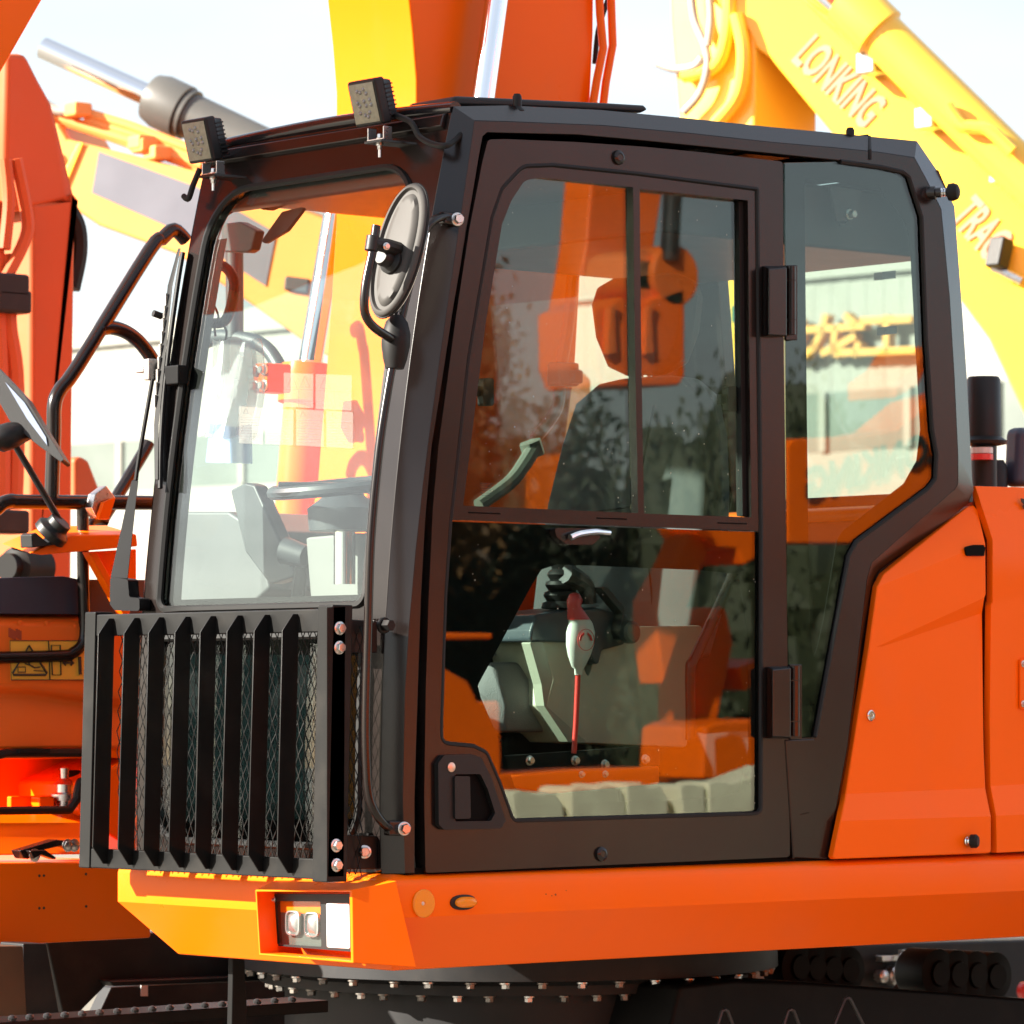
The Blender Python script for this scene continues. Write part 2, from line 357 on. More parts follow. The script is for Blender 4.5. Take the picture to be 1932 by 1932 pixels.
UW = yz_round(.118, .872, 1.80, 2.772, .13, .03); LW = yz_round(.118, .872, 1.275, 1.735, .03, .10)
for inn, z0, z1 in ((UW, 1.765, PA[12].z-.006), (LW, 1.222, 1.765)):
    ou = outer_of(inn, CH, W-CH, z0, z1)
    r_ = [front_ring(ou, 0), front_ring(inn, 0), front_ring(inn, .035), front_ring(ou, .035)]; ff.loft(r_+[r_[0]], cap=False)
ff.build('windscreen_frame', BLK, EX, bevel=.004)
hb = MB(); hb.loft([[Vector((XA(z)-o_, y, z)) for z, o_ in ((2.878, .0), (2.872, .012), (2.846, .014), (2.838, .0))] for y in (.06, .3, .7, .92)]); hb.build('roof_lip', BLK, EX, bevel=.003)
hb = MB(); hb.tube([Vector((XA(2.884)+.012, y, 2.885+.012*math.sin(math.pi*(y-.05)/.88))) for y in np.linspace(.05, .93, 12)], .017, 14); hb.build('roof_highlight_bead', mat('gloss_black', (.012, .011, .013), .16, spec=.6), EX, smooth=60)  # bead added along the roof edge to catch a sky highlight
for inn, nm in ((UW, 'windscreen'), (LW, 'lower_windscreen')):
    sh = MB(); sh.tube(front_ring(inn, -.002), .0085, 6, closed=True)
    y0 = min(p[0] for p in inn); y1 = max(p[0] for p in inn); z0 = min(p[1] for p in inn); z1 = max(p[1] for p in inn)
    gl = MB(); rings = []
    nz = 30
    zs = sorted({round(z, 4) for y, z in inn})
    for side_ in (0, .005):
        pass
    # pane: strips between left and right outline at equal heights
    lf = sorted([p for p in inn if p[0] > .495], key=lambda p: p[1]); rt = sorted([p for p in inn if p[0] <= .495], key=lambda p: p[1])
    def yat(l, z): return float(np.interp(z, [p[1] for p in l], [p[0] for p in l]))
    zz = [z0+(z1-z0)*(.5-.5*math.cos(math.pi*k/nz)) for k in range(nz+1)]
    loop = []
    for z in zz:
        a, b = yat(rt, z), yat(lf, z)
        loop.append([Vector((XA(z)+.008, a, z)), Vector((XA(z)+.008, b, z)), Vector((XA(z)+.013, b, z)), Vector((XA(z)+.013, a, z))])
    gl.loft(loop)
    pane = gl.build(nm, GLS, EX, smooth=60)
    sh.build('rubber_seal', RUB, pane)
# black print band inside the left edge and foot of the windscreen
fb = MB(); rng = yz_round(.175, .80, 1.845, 2.70, .11, .03); ou = outer_of(rng, .12, .87, 1.80, 2.77)
fb.loft([front_ring(ou, .016), front_ring(rng, .016)], cap=False); 
# (only the side by the wiper and the foot carry the print)
fb = MB(); fb.loft([[Vector((XA(z)+.016, y, z)) for y in (.812, .868)] for z in np.linspace(1.82, 2.66, 14)], closed=False)
fb.loft([[Vector((XA(z)+.016, y, z)) for y in (.13, .86)] for z in (1.803, 1.822)], closed=False); fb.build('print_band', FRIT, EX, smooth=60)

k = MB(); k.box((.68, .018, 1.219), 1.34, .018, .03); k.build('sill_gap_shade', FRIT, EX)  # black strip stands in for the shade in the gap under the door
# ---- roof hatch, pins, seam
ht = MB(); hp = Ps([(846, 199), (860, 180.5), (956, 185), (1148, 194), (1216, 198), (1225, 206), (1213, 212), (1000, 203)], Y=.14)
ht.prism(hp, YV*.16); ht.build('roof_hatch', PLA, EX, bevel=.008, seg=3)
for q in (a3(76, 745), a4(673, 985)):
    pn = MB(); p = P(q, Y=.05); pn.lathe(p-ZV*.03, ZV, [(.019, 0), (.019, .012), (.0105, .022), (.0105, .043), (.007, .05)], 14); pn.build('roof_pin', RUB, EX)
sm = MB(); i0 = [P((1640, 259), Y=CH), P((1641, 284.5), Y=0), P((1641, 302), Y=0)]
sm.tube([p+Vector((0, -.001, .001)) for p in i0], .004, 6); sm.tube([Vector((i0[0].x, y, i0[0].z+.004)) for y in (.05, .3, .6)], .004, 6); sm.build('roof_seam', RUB, EX)

# ---- door
DOOR = rp([(803, 1647, 6), (800.5, 1507, 0), (803.5, 1300, 0), (809, 1127, 0), (817, 956, 0), (827.5, 841, 0), (860, 600, 0), (886, 430, 0), (911, 302, 0), (921, 263, 10), (956, 262.5, 0), (1086, 268, 0), (1216, 277, 0), (1330, 288, 0),
           (1477, 305, 8), (1479, 667, 0), (1484.6, 1142, 0), (1490.5, 1617, 8)], 0)
UPo = [(849, 983, 0), (852.4, 956, 0), (883, 674, 0), (927, 410, 0), (946, 355, 30), (985, 313, 30), (1042, 311, 20), (1200, 327, 0), (1428, 356.5, 4), (1431, 680, 0), (1435.4, 1003, 0)]
LWo = [(1434.7, 1535, 14), (967.5, 1549, 14), (940.4, 1474, 0), (917, 1420, 14), (893, 1408, 8), (831.5, 1402, 18), (831.4, 1362, 0), (839, 1125, 0)]
HOLE = rp(UPo+LWo, 4)
dr = MB(); dr.plate([Ps(DOOR, Y=-.006), Ps(HOLE, Y=-.006)], YV*.034)
door = dr.build('door', BLK, EX, bevel=.006, seg=3)
ds = MB(); ds.tube(Ps(HOLE, Y=-.003), .0055, 6, closed=True); ds.build('door_seal', RUB, door)
# upper sliding window: dark frame, two panes, divider
FRo = rp([(854, 981, 0), (856.5, 957, 0), (887, 676, 0), (930, 412, 0), (949, 358, 26), (986, 317, 26), (1042, 315.5, 18), (1200, 331, 0), (1424.5, 360, 3), (1428, 680, 0), (1431.5, 1001.5, 2)], 0)
PL = rp([(874, 954, 3), (917, 606.6, 0), (947, 424, 0), (965, 378, 20), (990, 340, 20), (1023, 335, 12), (1194.5, 353.5, 2), (1197.7, 640, 0), (1204, 968, 2)], 0)
PR = rp([(1215, 969, 2), (1209.6, 640, 0), (1207, 356.5, 2), (1411, 378, 2), (1414, 680, 0), (1417.8, 976, 2)], 0)
uf = MB(); uf.plate([Ps(FRo, Y=-.003), Ps(PL, Y=-.003), Ps(PR, Y=-.003)], YV*.022)
ufo = uf.build('window_frame', BLK, door, bevel=.0015)
ch = MB(); ch.plate([Ps([(1394, 380), (1411, 380), (1417.5, 975), (1401, 973)], Y=.012)], YV*.02); ch.build('slide_channel', RUB, door)
for nm, pl, y in (('sliding_pane', [(870, 956), (913, 606), (943, 424), (961, 374), (990, 336), (1023, 331), (1200, 352), (1203, 640), (1209, 972)], .010), ('fixed_pane', [(1184, 352), (1413, 376), (1419, 978), (1192, 970)], .020)):
    k = MB(); k.plate([Ps(pl, Y=y)], YV*.005); k.build(nm, GLD, door, smooth=0)
for x0, x1, ya, yb in ((235, 410, 33, 40), (950, 1115, 64, 70), (1625, 1785, 91, 96)):
    sd = MB(); sd.prism(Ps([b6(x0, ya-4), b6(x1, yb-4), b6(x1, yb+3), b6(x0, ya+3)], Y=-.0045), YV*.003); sd.build('drain_slot', FRIT, door, smooth=0)
for x0, y0, x1, y1, sx in ((316, 1215, 375, 1370, -42), (1682, 1260, 1730, 1402, -42)):
    k = MB(); k.plate([Ps(rp(L(b5, (x0, y0), (x1, y0), (x1, y1), (x0, y1)), 5), Y=.022)], YV*.02); k.prism(Ps(L(b5, (x0+sx, y0+45), (x0+10, y0+45), (x0+10, y0+100), (x0+sx, y0+100)), Y=.03), YV*.014)
    k.build('window_latch', PLA, door, bevel=.002)
lg = MB(); lw2 = rp([(849, 984, 0), (1434.5, 1004, 0)]+LWo, 0); lg.plate([Ps(lw2, Y=.0035)], YV*.005); lgo = lg.build('lower_pane', GLD, door, smooth=0)
FC = rp(L(b6, (640, 350), (725, 322), (1500, 352), (1740, 375), (1788, 700), (1795, 1350), (1740, 1590), (1600, 1625), (560, 1662), (490, 1560), (415, 1330), (300, 1060), (285, 995), (590, 430)), 8)
fr = MB(); fr.plate([Ps(lw2, Y=.0105), Ps(FC, Y=.0105)], YV*.0015); fr.build('print_band', FRIT, door, smooth=0)
# interior pull of the door glass
hd = MB(); hd.plate([Ps(rp(L(b6, (712, 118), (975, 122), (965, 175), (925, 212), (780, 210), (725, 170)), 6), Y=-.012)], YV*.02); hd.build('pull_recess', BLK, door, bevel=.003)
hd = MB(); hd.tube(Ps(L(b6, (800, 172), (850, 152), (940, 140), (1018, 145)), Y=-.024), [.008, .007], 10, smooth=4); hd.build('pull_lever', CHR, door)
# outer handle
hz_ = rp(L(b2, (1264, 665), (1260, 275), (1300, 222), (1475, 217), (1535, 240), (1600, 370), (1690, 640), (1660, 690), (1300, 697)), 7)
rc = rp(L(b2, (1366, 645), (1362, 345), (1528, 343), (1575, 440), (1622, 590), (1595, 642)), 5)
hd = MB(); hd.plate([Ps(hz_, Y=-.019), Ps(rc, Y=-.019)], YV*.016); ho = hd.build('door_handle', PLA, door, bevel=.005, seg=3)
k = MB(); k.plate([Ps(rc, Y=-.004)], YV*-.003); k.build('handle_well_shade', FRIT, ho)  # black plate stands in for the shaded depth behind the paddle
k = MB(); k.plate([Ps(rp(L(b2, (1368, 630), (1366, 356), (1462, 358), (1468, 626)), 4), Y=-.025)], YV*.012); k.build('paddle', PLA, ho, bevel=.003)
k = MB(); k.lathe(P(b2(1342, 300), Y=-.019), (0, -1, 0), [(.0105, -.003), (.0105, .002), (.009, .003)], 20); k.build('lock_barrel', BRONZE, ho)
for q in (a3(806, 1142), b3(597, 852)):
    k = MB(); k.lathe(P(q, Y=-.006), (0, -1, 0), [(.0165, 0), (.0155, .006), (.012, .009), (.0085, .010), (.007, .0085)], 24, sc=(1, 1.05)); k.build('door_stud', BLK, door)
# hinges
for top in (True, False):
    f_, bl, kn, pt = (b7, (210, 520, 370, 990), (373, 525, 418, 975), (366, 516, 440, 1012)) if top else (b8, (236, 1402, 396, 1880), (400, 1402, 440, 1862), (392, 1390, 470, 1888))
    k = MB(); x0, y0, x1, y1 = bl
    fr_ = Ps(L(f_, (x0+42, y0+22), (x1, y0+10), (x1, y1-6), (x0+42, y1-12)), Y=-.034); bs = Ps(L(f_, (x0, y0), (x1, y0), (x1, y1), (x0, y1)), Y=-.006)
    k.loft([bs, fr_]); ho = k.build('hinge', BLK, door, bevel=.003)
    k = MB(); xm = (kn[0]+kn[2])/2
    for ya, yb in ((kn[1], kn[1]+90), (kn[1]+98, kn[3]-100), (kn[3]-92, kn[3])): k.cyl(P(f_(xm, ya), Y=-.018), P(f_(xm, yb), Y=-.018), .0125, 14)
    k.build('knuckle', BLK, ho)
    k = MB(); k.plate([Ps(L(f_, (pt[0], pt[1]), (pt[2], pt[1]), (pt[2], pt[3]), (pt[0], pt[3])), Y=-.009)], YV*.008); k.build('hinge_plate', BLK, ho, bevel=.002)
# ---- rear quarter window
QW = [(1481, 307), (1585, 305), (1663, 316), (1703, 325), (1714, 334), (1738, 410), (1746.5, 639), (1758, 811), (1766, 856), (1764, 903), (1750, 922), (1615, 1022), (1600, 1049), (1537, 1390), (1492, 1392), (1485, 1142)]
QC = rp(L(a4, (340, 1292), (600, 1325), (890, 1362), (925, 1435), (1040, 1560), (1095, 1690))+L(b7, (1180, 330), (1225, 1150), (1250, 1600))+L(b8, (1225, 50), (1140, 200), (740, 510), (700, 570), (610, 1100), (570, 1280), (545, 1350), (520, 1150), (505, 0)), 4)
k = MB(); k.plate([Ps(QW, Y=.004)], YV*.005); qo = k.build('quarter_window', GLD, EX, smooth=0)
k = MB(); k.plate([Ps(QW, Y=.011), Ps(QC, Y=.011)], YV*.0015); k.build('print_band', FRIT, qo, smooth=0)
k = MB(); k.tube(Ps(QW[1:14], Y=.001), .006, 6); k.build('rubber_seal', RUB, qo)
k = MB(); k.plate([Ps(rp(L(a4, (525, 1345), (745, 1375), (720, 1600), (690, 1640), (610, 1640), (580, 1600)), 5), Y=.03)], YV*.008); br = k.build('hammer_bracket', DKP, EX, bevel=.002)
place('bolt', bolt_mesh(.010, .02, STL), br, P(a4(663, 1555), Y=.03), (0, -1, 0))
k = MB(); k.lathe(P((1758, 364), Y=-.001), Vector((.55, -1, 0)), [(.016, -.01), (.016, .01), (.012, .012), (.012, .024)], 18); ko = k.build('rear_stop', BLK, EX)
k = MB(); k.lathe(P((1758, 364), Y=-.001)+Vector((.55, -1, 0)).normalized()*.024, Vector((.55, -1, 0)), [(.011, 0), (.008, .003), (.011, .006), (.008, .009), (.011, .012), (.008, .016)], 16); k.build('spring', CHR, ko)
k = MB(); k.lathe(P((1758, 364), Y=-.001)+Vector((.55, -1, 0)).normalized()*.038, Vector((.55, -1, 0)), [(.012, 0), (.0205, .004), (.022, .016), (.018, .026), (.010, .03)], 20); k.build('rubber_foot', RUB, ko)
for vv in ((1664, 513, 1690, 528), (1670, 617, 1692, 632)): k = MB(); k.prism(Ps([(vv[0], vv[1]), (vv[2], vv[1]-3), (vv[2], vv[3]-3), (vv[0], vv[3])], Y=.9), YV*.03); k.build('rear_window_clip', DKP, EX)
k = MB(); k.plate([Ps([(1482, 1396), (1537, 1394), (1527.5, 1534), (1510, 1538), (1500, 1620), (1497, 1622)], Y=-.009)], YV*.03); k.build('pillar_cover', BLK, EX, bevel=.004)
dsk = MB(); rnd = random.Random(11)
for i in range(150):
    u, v = rnd.uniform(850, 1425), rnd.uniform(340, 1520); r_ = .0006+.0008*rnd.random()**2; c = P((u, v), Y=.0025 if v > 985 else .0085); a0 = rnd.uniform(0, 3)
    if v < 985 and not (900 < u < 1400): continue
    if v > 1370 and u < 1000: continue
    dsk.prism([c+Vector((math.cos(a0+t)*r_, 0, math.sin(a0+t)*r_*1.6)) for t in (0, 1.57, 3.14, 4.71)], YV*-.0003)
dsk.build('dust_speck', mat('dust', (.35, .32, .27), .9), door, smooth=0, kind='stuff')
# small glass marks
sk = MB()
for (f_, x, y, wd) in ((b5, 296, 1800, 70), (b6, 0, 0, 0)):
    if wd:
        for i in range(6): sk.prism(Ps(L(f_, (x+(i % 2)*8, y+i*13), (x+wd-(i*7 % 20), y+i*13+2), (x+wd-(i*7 % 20), y+i*13+8), (x+(i % 2)*8, y+i*13+6)), Y=.0095), YV*-.0008)
sk.build('glass_stamp', STKL, door, smooth=0)

# ---- grab rail along the front pillar
gr = MB(); gpts = [b2(1035, 690), b2(960, 690), b2(905, 650), b2(850, 570), b2(818, 470), b2(805, 300), (690, 1358), a7(1370, 1500), a7(1390, 900), a7(1440, 350), a7(1490, 0), a6(1540, 1300), a6(1610, 950), a6(1700, 600), a6(1745, 470), a6(1800, 400), a6(1880, 370), a6(1925, 380)]
gy = [.012, .012, .0, -.005, -.005]+[-.005]*9+[-.002, .0, .01, .012]
gr.tube([P(q, Y=y) for q, y in zip(gpts, gy)], .0095, 12, smooth=5); gro = gr.build('grab_rail', BLK, EX)
for q, c in ((b2(1040, 690), (b2(950, 640), b2(1090, 640), b2(1090, 735), b2(950, 735))), ((862, 414), (a2(1480, 1530), a2(1610, 1545), a2(1600, 1640), a2(1480, 1620)))):
    k = MB(); k.prism(Ps(c, Y=.002), YV*.022); k.build('rail_bracket', BLK, gro, bevel=.004)
    place('bolt', bolt_mesh(.011, .02, STL), gro, P(q, Y=.002), (-.35, -1, 0), .3)

# ---- oval mirror on its arm
MR = empty_loc = P((750, 471), Y=-.03)
mr = MB(); maj = Vector((.085, -.01, .30)).normalized(); nrm = Vector((-1, -.12, 0)); nrm = (nrm-maj*nrm.dot(maj)).normalized(); mi = nrm.cross(maj)
def oval(s, h, sy=1): return [MR+nrm*h+maj*(math.copysign(abs(math.sin(a))**.85, math.sin(a))*(.150+s)) + mi*(math.cos(a)*(.066+s)) for a in [2*math.pi*k/48 for k in range(48)]]
mr.loft([oval(-.012, -.02), oval(0, -.012), oval(.001, 0), oval(-.004, .005), oval(-.010, .006), oval(-.014, -.001), oval(-.022, -.002), oval(-.028, .006), oval(-.040, .007)])
mo = mr.build('mirror', mat('mirror_back_plastic', (.06, .057, .054), .5, spec=.12), EX, smooth=50)
k = MB(); k.loft([oval(-.010, -.0205), oval(-.010, -.0225)]); k.build('mirror_glass', CHR, mo)
k = MB(); k.tube([o_+nrm*.0 for o_ in oval(.001, -.006)], .0035, 6, closed=True); k.build('mirror_rim', RUB, mo)
pm = MR+nrm*.006-maj*.03
k = MB(); k.lathe(pm, nrm, [(.028, -.004), (.028, .008), (.018, .014), (.02, .03), (.016, .038)], 20); k.build('ball_socket', PLA, mo)
arm = [a6(1425, 432), a6(1400, 600), a6(1358, 800), a6(1345, 950), a6(1362, 1040), a6(1420, 1110), a6(1520, 1175)]
k = MB(); k.tube([P(q, Y=y) for q, y in zip(arm, (-.05, -.05, -.05, -.05, -.048, -.04, -.02))], .0098, 12, smooth=5); k.build('mirror_arm', BLK, mo)
k = MB(); pc = P(a6(1402, 560), Y=-.05); pd = P(a6(1390, 640), Y=-.05); k.cyl(P(a6(1405, 500), Y=-.05), P(a6(1390, 600), Y=-.05), .0145, 14); k.tube([P(a6(1405, 550), Y=-.052), P(a6(1490, 565), Y=-.05), P(a6(1570, 595), Y=-.035)], [.014, .018], 10); k.build('mirror_clamp', PLA, mo, bevel=.002)
place('bolt', BOLTS, mo, P(a6(1490, 568), Y=-.068), (-.2, -1, 0))
k = MB(); pj = P(a6(1545, 1190), Y=-.005); k.lathe(pj-ZV*.06, Vector((.06, 0, 1)), [(.02, 0), (.026, .02), (.031, .05), (.031, .075), (.024, .10), (.012, .115)], 20); k.build('ball_joint', RUB, mo)

# ---- work lamps
def lamp(fq, bq, dep, cable):
    """fq: four corners of the lens face (TL, TR, BR, BL); stands on the header on a bent bracket"""
    xr = XA(2.83)-.075
    c = P(((fq[0][0]+fq[2][0])/2, (fq[0][1]+fq[2][1])/2), X=xr)
    tl = math.radians(15); upv = Vector((-math.sin(tl), 0, math.cos(tl))); nv = Vector((-math.cos(tl), 0, -math.sin(tl))); wv = Vector((0, 1, 0))
    wd, hh = .098, .102
    def quad(sw, sh, d): return [c+wv*(sx*wd/2*sw)+upv*(sz*hh/2*sh)-nv*d for sx, sz in ((1, 1), (-1, 1), (-1, -1), (1, -1))]
    k = MB(); k.loft([quad(.93, .93, -.002), quad(1, 1, .0), quad(1, 1, .024), quad(.9, .9, .03), quad(.82, .8, dep)])
    o = k.build('work_lamp', PLA, EX, bevel=.004)
    k = MB(); k.loft([quad(.86, .86, -.0035), quad(.82, .82, -.0045)]); k.build('lens', LEDM, o)
    k = MB()
    for (y, z) in [(-.3, .55), (.15, .6), (-.1, .48), (.3, .4), (-.42, .05), (-.3, -.1), (.05, .08), (.15, -.12), (.45, .12), (.5, -.1), (-.35, -.4), (-.05, -.52), (.3, -.42), (.15, -.6)]:
        k.lathe(c-wv*(y*wd*.5)+upv*(z*hh*.5)-nv*-.004, nv, [(.0052, 0), (.0042, .003), (.001, .0045)], 8)
    k.build('led_cluster', LEDB, o, smooth=60)
    k = MB()
    for i in range(9): k.box(c+upv*(-.044+i*.0095)-nv*.034, dep-.026, wd*1.0, .0035, Matrix.Rotation(-tl, 3, 'Y'))
    k.build('cooling_fin', PLA, o)
    b0 = P(bq, X=xr+.015); k = MB()
    k.box(b0, .028, .056, .003)
    for s_ in (-1, 1): k.box(b0+Vector((0, s_*.027, .013)), .024, .003, .03)
    k.build('lamp_bracket', STL, o, bevel=.001)
    k = MB(); k.prism([b0+Vector((-.02, .03, -.008)), b0+Vector((-.02, -.03, -.008)), Vector((XA(2.82)+.004, b0.y-.06, b0.z-.012)), Vector((XA(2.82)+.004, b0.y+.0, b0.z-.012))], ZV*.006); k.build('lamp_tab', BLK, o, bevel=.001)
    place('bolt', bolt_mesh(.0062, .012, STL), o, b0+ZV*.0015, (0, 0, 1)); place('bolt', bolt_mesh(.0062, .012, STL), o, b0-ZV*.009, (0, 0, -1))
    k = MB(); k.cyl(b0-ZV*.02, b0-ZV*.038, .0036, 8); k.build('bolt_shank', STL, o)
    if cable: k = MB(); k.tube([c-nv*dep-upv*.03]+[P(q, X=x) for q, x in cable], .0068, 8, smooth=6); k.build('lamp_cable', RUB, o)
    return o
lamp(L(a2, (765, 608), (980, 560), (1050, 885), (840, 940)), a2(1012, 1015), .052, [(a2(1230, 880), .13), (a2(1300, 990), .13), (a2(1400, 1045), .12), (a2(1490, 1055), .12), (a2(1560, 1015), .16), (a2(1630, 940), .2)])
lamp(L(a1, (1303, 882), (1495, 825), (1560, 1160), (1390, 1195)), a1(1545, 1262), .052, None)
k = MB(); k.tube([P(a1(1450, 1220), X=.13), P(a1(1400, 1340), X=.12), P(a1(1365, 1440), X=.11), P(a1(1330, 1420), X=.11)], .007, 8, smooth=5); k.build('cable_clip', RUB, EX)

# ---- wiper
xw = -.06
def Pw(q, d=-.035):
    p = P(q, X=.0)
    for i in range(20): p = P(q, X=XA(p.z)+d)
    return p
k = MB(); k.tube([Pw(a5(1105, 1010)), Pw(a5(1010, 1560)), Pw(a8(985, 0))], .005, 8, smooth=3); wo = k.build('wiper', BLKW, EX)
k = MB(); k.loft([[Pw(q, d) for q, d in zip(L(a8, *r_), (-.035, -.035, -.015, -.015))] for r_ in ([(955, 0), (1003, 0), (1003, 0), (955, 0)], [(800, 710), (925, 720), (925, 720), (800, 710)])]); k.build('wiper_arm', BLKW, wo, bevel=.003)
k = MB(); k.plate([[Pw(q) for q in rp(L(a8, (798, 700), (925, 720), (935, 850), (1010, 855), (1010, 950), (830, 945), (795, 900)), 6)]], XV*.03); k.build('wiper_pivot', BLKW, wo, bevel=.006)
k = MB(); k.loft([[Pw(q, d) for q, d in zip((a5(x0, y), a5(x1, y), a5(x1, y), a5(x0, y)), (-.03, -.03, -.012, -.012))] for x0, x1, y in ((1290, 1310, 60), (1215, 1250, 330), (1160, 1200, 830), (1115, 1150, 1340), (1120, 1145, 1740))]); k.build('wiper_blade', RUB, wo, bevel=.002)
k = MB(); k.tube([Pw(q, -.022) for q in L(a5, (1325, 90), (1290, 300), (1235, 700), (1190, 1100), (1165, 1500), (1160, 1800))], .006, 8, smooth=3); k.build('blade_spine', BLKW, wo)
k = MB()
for i in range(9): 
    x = 1203-i*10; y = 430+i*92; k.box(Pw(a5(x, y), -.033), .006, .006, .028)
k.build('blade_slot', STL, wo)
k = MB(); k.box(Pw(a5(1095, 940)), .03, .02, .05); k.box(Pw(a5(1045, 945)), .03, .03, .012); k.build('blade_clip', STL, wo, bevel=.003)
k = MB(); k.box(Pw(a5(1275, 980), -.012), .03, .055, .045); k.build('blade_holder', BLKW, wo, bevel=.004)
k = MB(); k.cyl(Pw(a5(1110, 530), -.05), Pw(a5(1190, 560), -.02), .008, 10); k.build('washer_nozzle', RUB, wo)

# ---- slatted front guard
GX = -.17
def gx(z): return GX+(z-1.21)*.025
gz0, gz1 = 1.212, 1.79
gd = empty_g = MB()
yl, yr = P((148, 1637), X=GX).y, P((617, 1500), X=GX).y
def col(y0, y1, z0, z1, d): return [[Vector((gx(z)+dx, y, z)) for dx, y in ((0, y0), (0, y1), (d, y1), (d, y0))] for z in (z0, z1)]
gd.loft(col(yl, yl-.042, gz0, gz1+.004, .05)); gd.loft(col(yr+.052, yr, gz0-.004, gz1+.006, .055))
for z0, z1 in ((gz0+.001, gz0+.045), (gz1-.052, gz1-.002)):
    gd.loft([[Vector((gx(z)+dx, y, z)) for dx, z in ((.003, z0), (.003, z1), (.011, z1), (.011, z0))] for y in (yl-.042, yr+.052)])
go = gd.build('front_guard', BLKG, EX, bevel=.003)
sx_top = [187, 235, 282, 331, 379.5, 429.7, 480.5, 534.5]
for i, u in enumerate(sx_top):
    y = P((u, 1205), X=gx(1.74)-.036).y; k = MB()
    zb, zt = gz0+.012, gz1-.012
    k.prism([Vector((gx(z)+dx, y, z)) for dx, z in ((.006, zb), (-.008, zb), (-.038, zb+.038), (-.038, zt-.036), (-.010, zt), (.006, zt))], YV*.0042)
    tw = random.uniform(-.0018, .0018)
    for v in k.v: v.y += tw*(v.z-1.5)/.28
    k.build('slat', BLKG, go, bevel=.001)
ms = MB(); my0, my1, mz0, mz1 = .035, .93, gz0+.01, gz1-.04; pw, ph = .0225, .046; xm_ = -.085
nx = int((my1-my0)/pw*2)+1; nh = int((mz1-mz0)/ph*2)+1
def strand(p, q, r=.0008):
    d = (q-p); n1 = Vector((1, 0, 0)); n2 = d.cross(n1).normalized(); o_ = [n1*.0008+n2*r, n1*.0008-n2*r, n1*-.0008-n2*r, n1*-.0008+n2*r]
    ms.loft([[p+e for e in o_], [q+e for e in o_]], cap=False)
for a_ in range(nx):
    for b_ in range(nh):
        if (a_+b_) % 2: continue
        jit = lambda a, b: Vector((math.sin(a*12.9+b*78.2)*.0015+.004*math.sin(b*.35+a*.09), math.sin(a*39.3+b*11.1)*.0007, math.sin(a*7.7+b*53.9)*.0009))
        p = Vector((xm_, my0+a_*pw/2, mz0+b_*ph/2))+jit(a_, b_)
        for sg in (-1, 1):
            q = Vector((xm_, my0+(a_+sg)*pw/2, mz0+(b_+1)*ph/2))+jit(a_+sg, b_+1)
            if my0-.001 <= q.y <= my1 and q.z <= mz1+.01: strand(p, q)
ms.build('expanded_mesh', BLKG, go, smooth=0, kind='stuff')
k = MB(); pw_ = [P(q, Y=yr) for q in ((617, 1146), (652, 1144), (649, 1654), (617, 1655))]
k.prism(pw_, YV*.005); k.build('guard_plate', BLKG, go, bevel=.001)
for q in (a7(1180, 1503), a7(1178, 1631), b2(608, 797), b2(610, 922)): place('bolt', bolt_mesh(.0108, .013, STL), go, P(q, Y=yr), (0, -1, 0), random.random())
for c in ([(650, 1168), (712, 1172), (712, 1232), (650, 1232)], [(650, 1575), (712, 1577), (712, 1640), (650, 1640)]):
    k = MB(); k.prism(Ps(c, Y=yr+.012), YV*.01); k.build('guard_bracket', BLKG, go, bevel=.002)
k = MB(); k.prism([P(q, X=XA(1.3)-.012) for q in ((676, 1572), (695, 1572), (695, 1628), (676, 1628))], XV*.012); k.build('guard_foot', BLKG, go)
place('bolt', bolt_mesh(.011, .014, STL), go, P(b2(790, 838), Y=yr+.012), (-.6, -1, 0)); place('bolt', bolt_mesh(.013, .03, BLKG), go, P((722, 1180), Y=.02), (0, -1, 0))

# ---- deck rail and front bumper: one folded skirt
zt, zc, zb = 1.217, 1.131, 1.012; xf, yf = -.053, -.02
XR = 4.6; t_in = .055
def ring(x, y): return x, y
yL = P((221, 1680), X=xf).y; yLb = P((314.6, 1802), X=xf+t_in).y
bm_ = MB()
prof = [(.035, zt+.006), (.018, zt+.004), (.007, zt-.003), (.0015, zt-.012), (0, zt-.02), (0, zc), (t_in, zb), (t_in+.03, zb), (t_in+.03, zt-.03)]
rg_ = [[Vector((XR, yf+i*1.75, z)) for i, z in prof], [Vector((xf+i*1.6, yf+i*1.75, z)) for i, z in prof], [Vector((xf+i*1.6, yL-(0 if z > 1.1 else yL-yLb), z)) for i, z in prof]]
bm_.loft(rg_); bump = bm_.build('deck_skirt', ORG, EX, bevel=.004, seg=3)
k = MB(); k.prism([Vector((xf+.1, .09, 1.19)), Vector((xf+.1, .9, 1.19)), Vector((4.6, 1.25, 1.19)), Vector((4.6, .09, 1.19))], ZV*-.14); k.build('deck_plate', BLKU, EX)
k = MB(); k.prism([Vector((xf+.02, .06, zt+.002)), Vector((xf+.02, yL, zt+.002)), Vector((.3, yL, zt+.002)), Vector((.3, .06, zt+.002))], ZV*-.02); k.build('front_step', ORG, EX)
